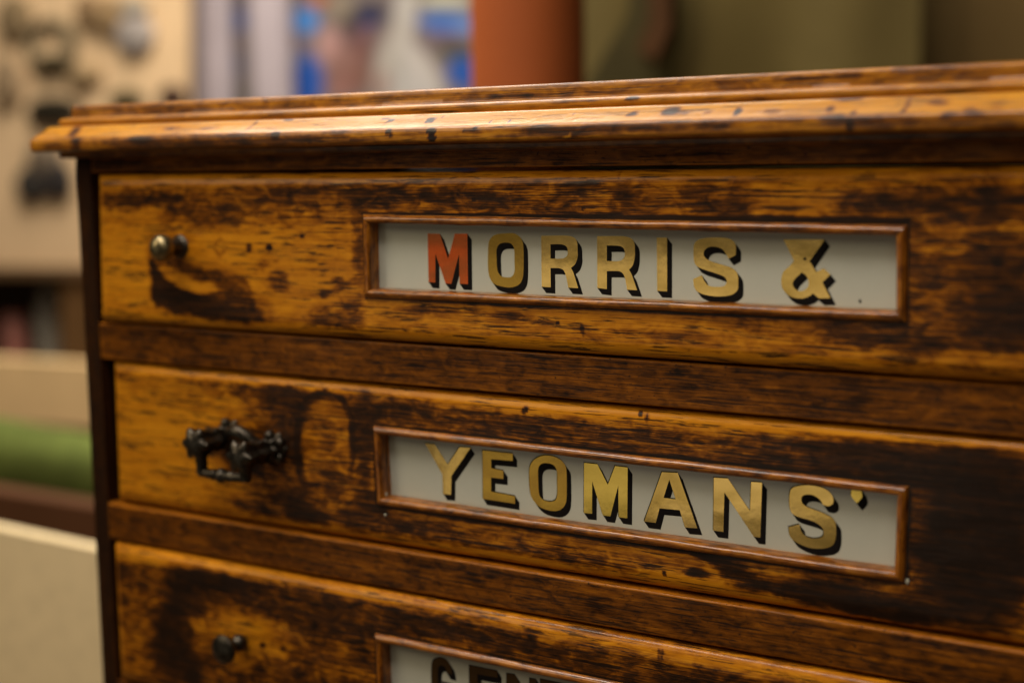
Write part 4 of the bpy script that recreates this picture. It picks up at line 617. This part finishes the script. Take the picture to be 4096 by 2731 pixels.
for i, (x, z) in enumerate(((xl, zl), (xr, zr))):
    lathe_bm(bm, [(-1, 8.2), (.8, 8.2), (1.6, 7.4), (2.0, 5.8), (3.0, 5.2), (4.2, 5.6), (5.4, 5.0), (6.0, 4.2), (9, 5.4), (12, 6.0), (14, 6.4), (15.5, 5.6), (18.5, 5.5), (20, 6.6), (23.4, 6.8), (24.4, 7.6), (26.4, 7.8), (27.8, 6.6), (28.8, 4.6), (29.6, 2.0), (29.8, .3)], (x, y, z), 32, 6, .16)
    for k in range(5):  # petals of the rosette
        a = math.radians(90+72*k+12); bmesh.ops.create_icosphere(bm, subdivisions=2, radius=3.0, matrix=Matrix.Translation((x+6.6*math.cos(a), y-1.6, z+6.6*math.sin(a))))
    bmesh.ops.create_icosphere(bm, subdivisions=2, radius=1.6, matrix=Matrix.Translation((x+1, y-14, z+4.0)))
zc = (zl+zr)/2
# the bail: two arms, a bar with a bead in the middle, and a cast swag between the rosettes
for x, z in ((xl, zl), (xr, zr)):
    tube_bm(bm, [(x, y-arm_d, z+1), (x, y-arm_d-.4, z-5), (x, y-arm_d, z-11), (x, y-arm_d+.2, zc-14.0)], [4.8, 3.7, 3.0, 3.2])
pts = []; rad = []
for k in range(25):
    t = k/24; pts.append((xl-1.2+(xr-xl+2.4)*t, y-arm_d+.2, zc-13.5-.6*math.sin(math.pi*t))); u = abs(t-.45)/.09
    rad.append(2.5+(1.5*math.sqrt(max(0, 1-u*u)) if u < 1 else 0)+(.5 if .15 < abs(t-.45) < .19 else 0))
tube_bm(bm, pts, rad, 14)
pts = []
for k in range(15):
    t = k/14; pts.append((xl+3+(xr-xl-6)*t, y-6-4*math.sin(math.pi*t), zl+(zr-zl)*t+1+5.5*math.sin(math.pi*t)))
tube_bm(bm, pts, [2.5+1.3*math.sin(math.pi*k/14)**2 for k in range(15)])
o = bm_obj('drop_handle', bm, M_iron, drawers['D2']); o['label'] = 'ornate black drop handle on two posts'
# ------------------------------------------------------------------ what it stands on
tb = box('table_top', -22, XR+60, -40, YB+60, ZB-30, ZB-.2, plain('table_wood', (.10, .05, .025), .5, var=.4, scale=20), None, 3)
tag(tb, 'dark table the chest stands on, hidden below the photo', 'table', 'structure')

# ------------------------------------------------------------------ the shop behind
def slab(name, pts, y, th, mat, parent=None, bev=0.):
    bm = bmesh.new()
    f = bm.faces.new([bm.verts.new((a, y, b)) for a, b in pts])
    ex = bmesh.ops.extrude_face_region(bm, geom=[f])
    for v in [g for g in ex['geom'] if isinstance(g, bmesh.types.BMVert)]: v.co.y += th
    if bev: bmesh.ops.bevel(bm, geom=list(bm.edges), offset=bev, segments=2, affect='EDGES')
    return bm_obj(name, bm, mat, parent, False)
for s in DATA['SL']:
    o = slab(s['name'], s['pts'], s['y'], s['th'], plain(s['name']+'_skin', tuple(s['col']), s['rough'], var=.12, scale=6))
    if s['kind']: o['kind'] = s['kind']
    else: tag(o, s['label'], s['cat'])
fl = box('floor', -5000, 4000, -2500, 3400, -1250, -1200, plain('floor_skin', (.16, .11, .07), .5)); fl['kind'] = 'structure'
# cream box with a paler rim
o = slab('cream_board', DATA['BOX']['pts'], 252, 12, plain('cream_card', (.84, .69, .41), .75, var=.08, scale=60)); tag(o, 'large pale cream board standing low behind the left side of the chest', 'board')
# green cushion: a padded roll
q = DATA['CUSH']; bm = bmesh.new(); rings = []
for i in range(2):
    (xa, za), (xb, zb) = q[2*i], q[2*i+1]; ring = []
    h = (za-zb)/2; zc2 = (za+zb)/2
    for s_ in range(24):
        a = 2*math.pi*s_/24; ring.append(bm.verts.new((xa, 640+45*math.cos(a), zc2+h*math.copysign(abs(math.sin(a))**.7, math.sin(a)))))
    rings.append(ring)
for s_ in range(24): bm.faces.new((rings[0][s_], rings[0][(s_+1) % 24], rings[1][(s_+1) % 24], rings[1][s_]))
bm.faces.new(rings[0]); bm.faces.new(rings[1])
o = bm_obj('cushion', bm, plain('green_cloth', (.098, .125, .026), .9, var=.25, scale=15)); tag(o, 'long green padded cushion left of the chest above the brown rail', 'cushion')
# things hung on the tan board
cols = {}
for i, f in enumerate(DATA['FT']):
    bm = bmesh.new(); x, z = f['c']; y = f['y']
    if f['kind'] == 'ring':
        for r0, r1, d in ((.72, 1.0, 16),):
            seg = 40; A = []
            for (rr, dd) in ((r0, 0), (r0, d), ((r0+r1)/2, d+5), (r1, d), (r1, 0)):
                A.append([bm.verts.new((x+f['rx']*rr*math.cos(2*math.pi*s/seg), y+16-dd, z+f['rz']*rr*math.sin(2*math.pi*s/seg))) for s in range(seg)])
            for a, b in zip(A, A[1:]+A[:1]):
                for s in range(seg): bm.faces.new((a[s], a[(s+1) % seg], b[(s+1) % seg], b[s]))
    else:
        seg = 32; A = []
        for (rr, dd) in ((.85, -2), (1.0, 4), (1.0, 14), (.8, 22), (.4, 25), (.02, 25.5)):
            A.append([bm.verts.new((x+f['rx']*rr*math.cos(2*math.pi*s/seg), y+16-dd, z+f['rz']*rr*math.sin(2*math.pi*s/seg))) for s in range(seg)])
        for a, b in zip(A, A[1:]):
            for s in range(seg): bm.faces.new((a[s], a[(s+1) % seg], b[(s+1) % seg], b[s]))
        bm.faces.new(A[0]); bm.faces.new(A[-1])
    o = bm_obj('wall_fitting', bm, plain('fitting_%s' % ('ring' if f['kind'] == 'ring' else 'cap'), tuple(f['col']), .5))
    tag(o, f['label'], 'fitting', group='blurred fittings on the tan board')
for it in DATA['ITEMS']:
    x0, z1, x1, z0 = it['r']; r = (x1-x0)/2; z0 = min(z0, DATA['ledge'][1] if isinstance(DATA['ledge'], list) else DATA['ledge'])
    H = z1-z0; bm = bmesh.new(); prof_ = [(0, .8), (0.02, 1), (.62, 1), (.74, .8), (.82, .45), (.98, .42), (1, .3)] if it['name'] == 'bottle' else [(0, .8), (.03, 1), (.8, 1), (.86, .85), (.9, .95), (1, .9)]
    rings = [[bm.verts.new(((x0+x1)/2+r*k*math.cos(2*math.pi*s/24), it['y']+r+r*k*math.sin(2*math.pi*s/24), z0+H*h)) for s in range(24)] for h, k in prof_]
    for a, b in zip(rings, rings[1:]):
        for s in range(24): bm.faces.new((a[s], a[(s+1) % 24], b[(s+1) % 24], b[s]))
    bm.faces.new(rings[0]); bm.faces.new(rings[-1])
    o = bm_obj(it['name'], bm, plain(it['name']+'_glaze', tuple(it['col']), .4)); tag(o, it['label'], it['cat'])
sh = box('shelf_ledge', -3600, -1100, 1890, 2190, DATA['ledge']-26, DATA['ledge'], plain('ledge_wood', (.30, .19, .09), .6)); tag(sh, 'tan shelf ledge carrying the bottle and the jar left of the chest', 'shelf')
for pst in DATA['POSTS']:
    x0, z1, x1, z0 = pst['r']
    o = box('post', x0, x1, pst['y'], pst['y']+40, z0-500, z1, plain('lilac_paint', (.40, .35, .375), .6, var=.1, scale=8), None, 6); tag(o, pst['label'], 'post', group='pale posts behind the chest')
# the picture of blurred figures: colours belong to the print
x0, z1, x1, z0 = DATA['MR']
def picture():
    nx, nz = 150, 90; xs = np.linspace(x0, x1, nx); zs = np.linspace(z0, z1, nz); X, Z = np.meshgrid(xs, zs)
    C = np.empty(X.shape+(3,)); C[:] = (.16, .13, .12)
    for (cx, cz, ax, az, bx, bz, cc, so) in DATA['MB']:
        det = ax*bz-az*bx; u = ((X-cx)*bz-(Z-cz)*bx)/det; v = ((Z-cz)*ax-(X-cx)*az)/det; r = np.sqrt(u*u+v*v)
        wg = (1-sstep(1-so, 1+so*.5, r))[..., None]; C = C*(1-wg)+np.array(cc)*wg
    verts = np.stack([X, np.full(X.shape, 2150.), Z], -1).reshape(-1, 3); idx = np.arange(nx*nz).reshape(nz, nx)
    faces = np.stack([idx[:-1, :-1], idx[:-1, 1:], idx[1:, 1:], idx[1:, :-1]], -1).reshape(-1, 4)
    m, nt, b = new_mat('printed_picture'); at = N(nt, 'ShaderNodeAttribute', attribute_name='print'); nt.links.new(at.outputs['Color'], b.inputs['Base Color']); b.inputs['Roughness'].default_value = .5
    o = mesh('picture', verts, faces, m, None, False)
    ca = o.data.attributes.new('print', 'FLOAT_COLOR', 'POINT'); ca.data.foreach_set('color', np.concatenate([C.reshape(-1, 3), np.ones((nx*nz, 1))], 1).ravel().astype(np.float32))
    tag(o, 'large blurred picture of blue, pink and grey shapes between the posts and the orange pillar', 'picture')
    fb = box('backing_board', x0-4, x1+4, 2152, 2170, z0-4, z1+4, plain('backing', (.2, .17, .14), .7), o)
picture()
# orange pillar
(px0, py0, _), (px1, py1, _) = DATA['PILLAR']
bm = bmesh.new(); r = (px1-px0)/2*.93; cxp = (px0+px1)/2; seg = 48; rings = []
for z, k in ((-1200, 1.25), (-1100, 1.25), (-1080, 1.0), (1200, 1.0)):
    rings.append([bm.verts.new((cxp+r*k*math.cos(2*math.pi*s/seg), 560+r*k*math.sin(2*math.pi*s/seg), z)) for s in range(seg)])
for a, b in zip(rings, rings[1:]):
    for s in range(seg): bm.faces.new((a[s], a[(s+1) % seg], b[(s+1) % seg], b[s]))
bm.faces.new(rings[0]); bm.faces.new(rings[-1])
o = bm_obj('pillar', bm, plain('orange_paint', (.34, .085, .020), .7, var=.08, scale=5)); tag(o, 'round burnt orange pillar rising behind the middle of the chest', 'pillar')
# olive curtain with soft folds, a dark coat hanging before it
x0, z1, x1, z0 = DATA['CUR']
xs = np.linspace(x0-60, x1, 160); verts = []; faces = []
rr = np.random.RandomState(3); ph = rr.rand(6)*6
for i, x in enumerate(xs):
    y = 1250+16*math.sin(x*.016+ph[0])+5*math.sin(x*.04+ph[1])
    for z in (z1, z0): verts.append((x, y, z))
    for z in (z1, z0): verts.append((x, y+4, z))
for i in range(len(xs)-1):
    a = 4*i; faces += [(a, a+4, a+5, a+1), (a+2, a+3, a+7, a+6), (a, a+2, a+6, a+4), (a+1, a+5, a+7, a+3)]
o = mesh('curtain', verts, faces, plain('olive_cloth', (.112, .084, .026), .95, var=.22, scale=3), None); tag(o, 'olive brown curtain with soft folds right of the orange pillar', 'curtain')
o = slab('hanging_cloth', DATA['DRAPE']['pts'], 1190, 20, plain('dark_cloth', (.050, .040, .013), .9, var=.2, scale=8), None, 4); tag(o, 'dark cloth with a red brown stripe hanging before the olive curtain', 'cloth')
slab('stripe', DATA['DRAPE']['red'], 1178, 10, plain('red_brown_cloth', (.068, .030, .010), .9, var=.2, scale=8), o, 2)
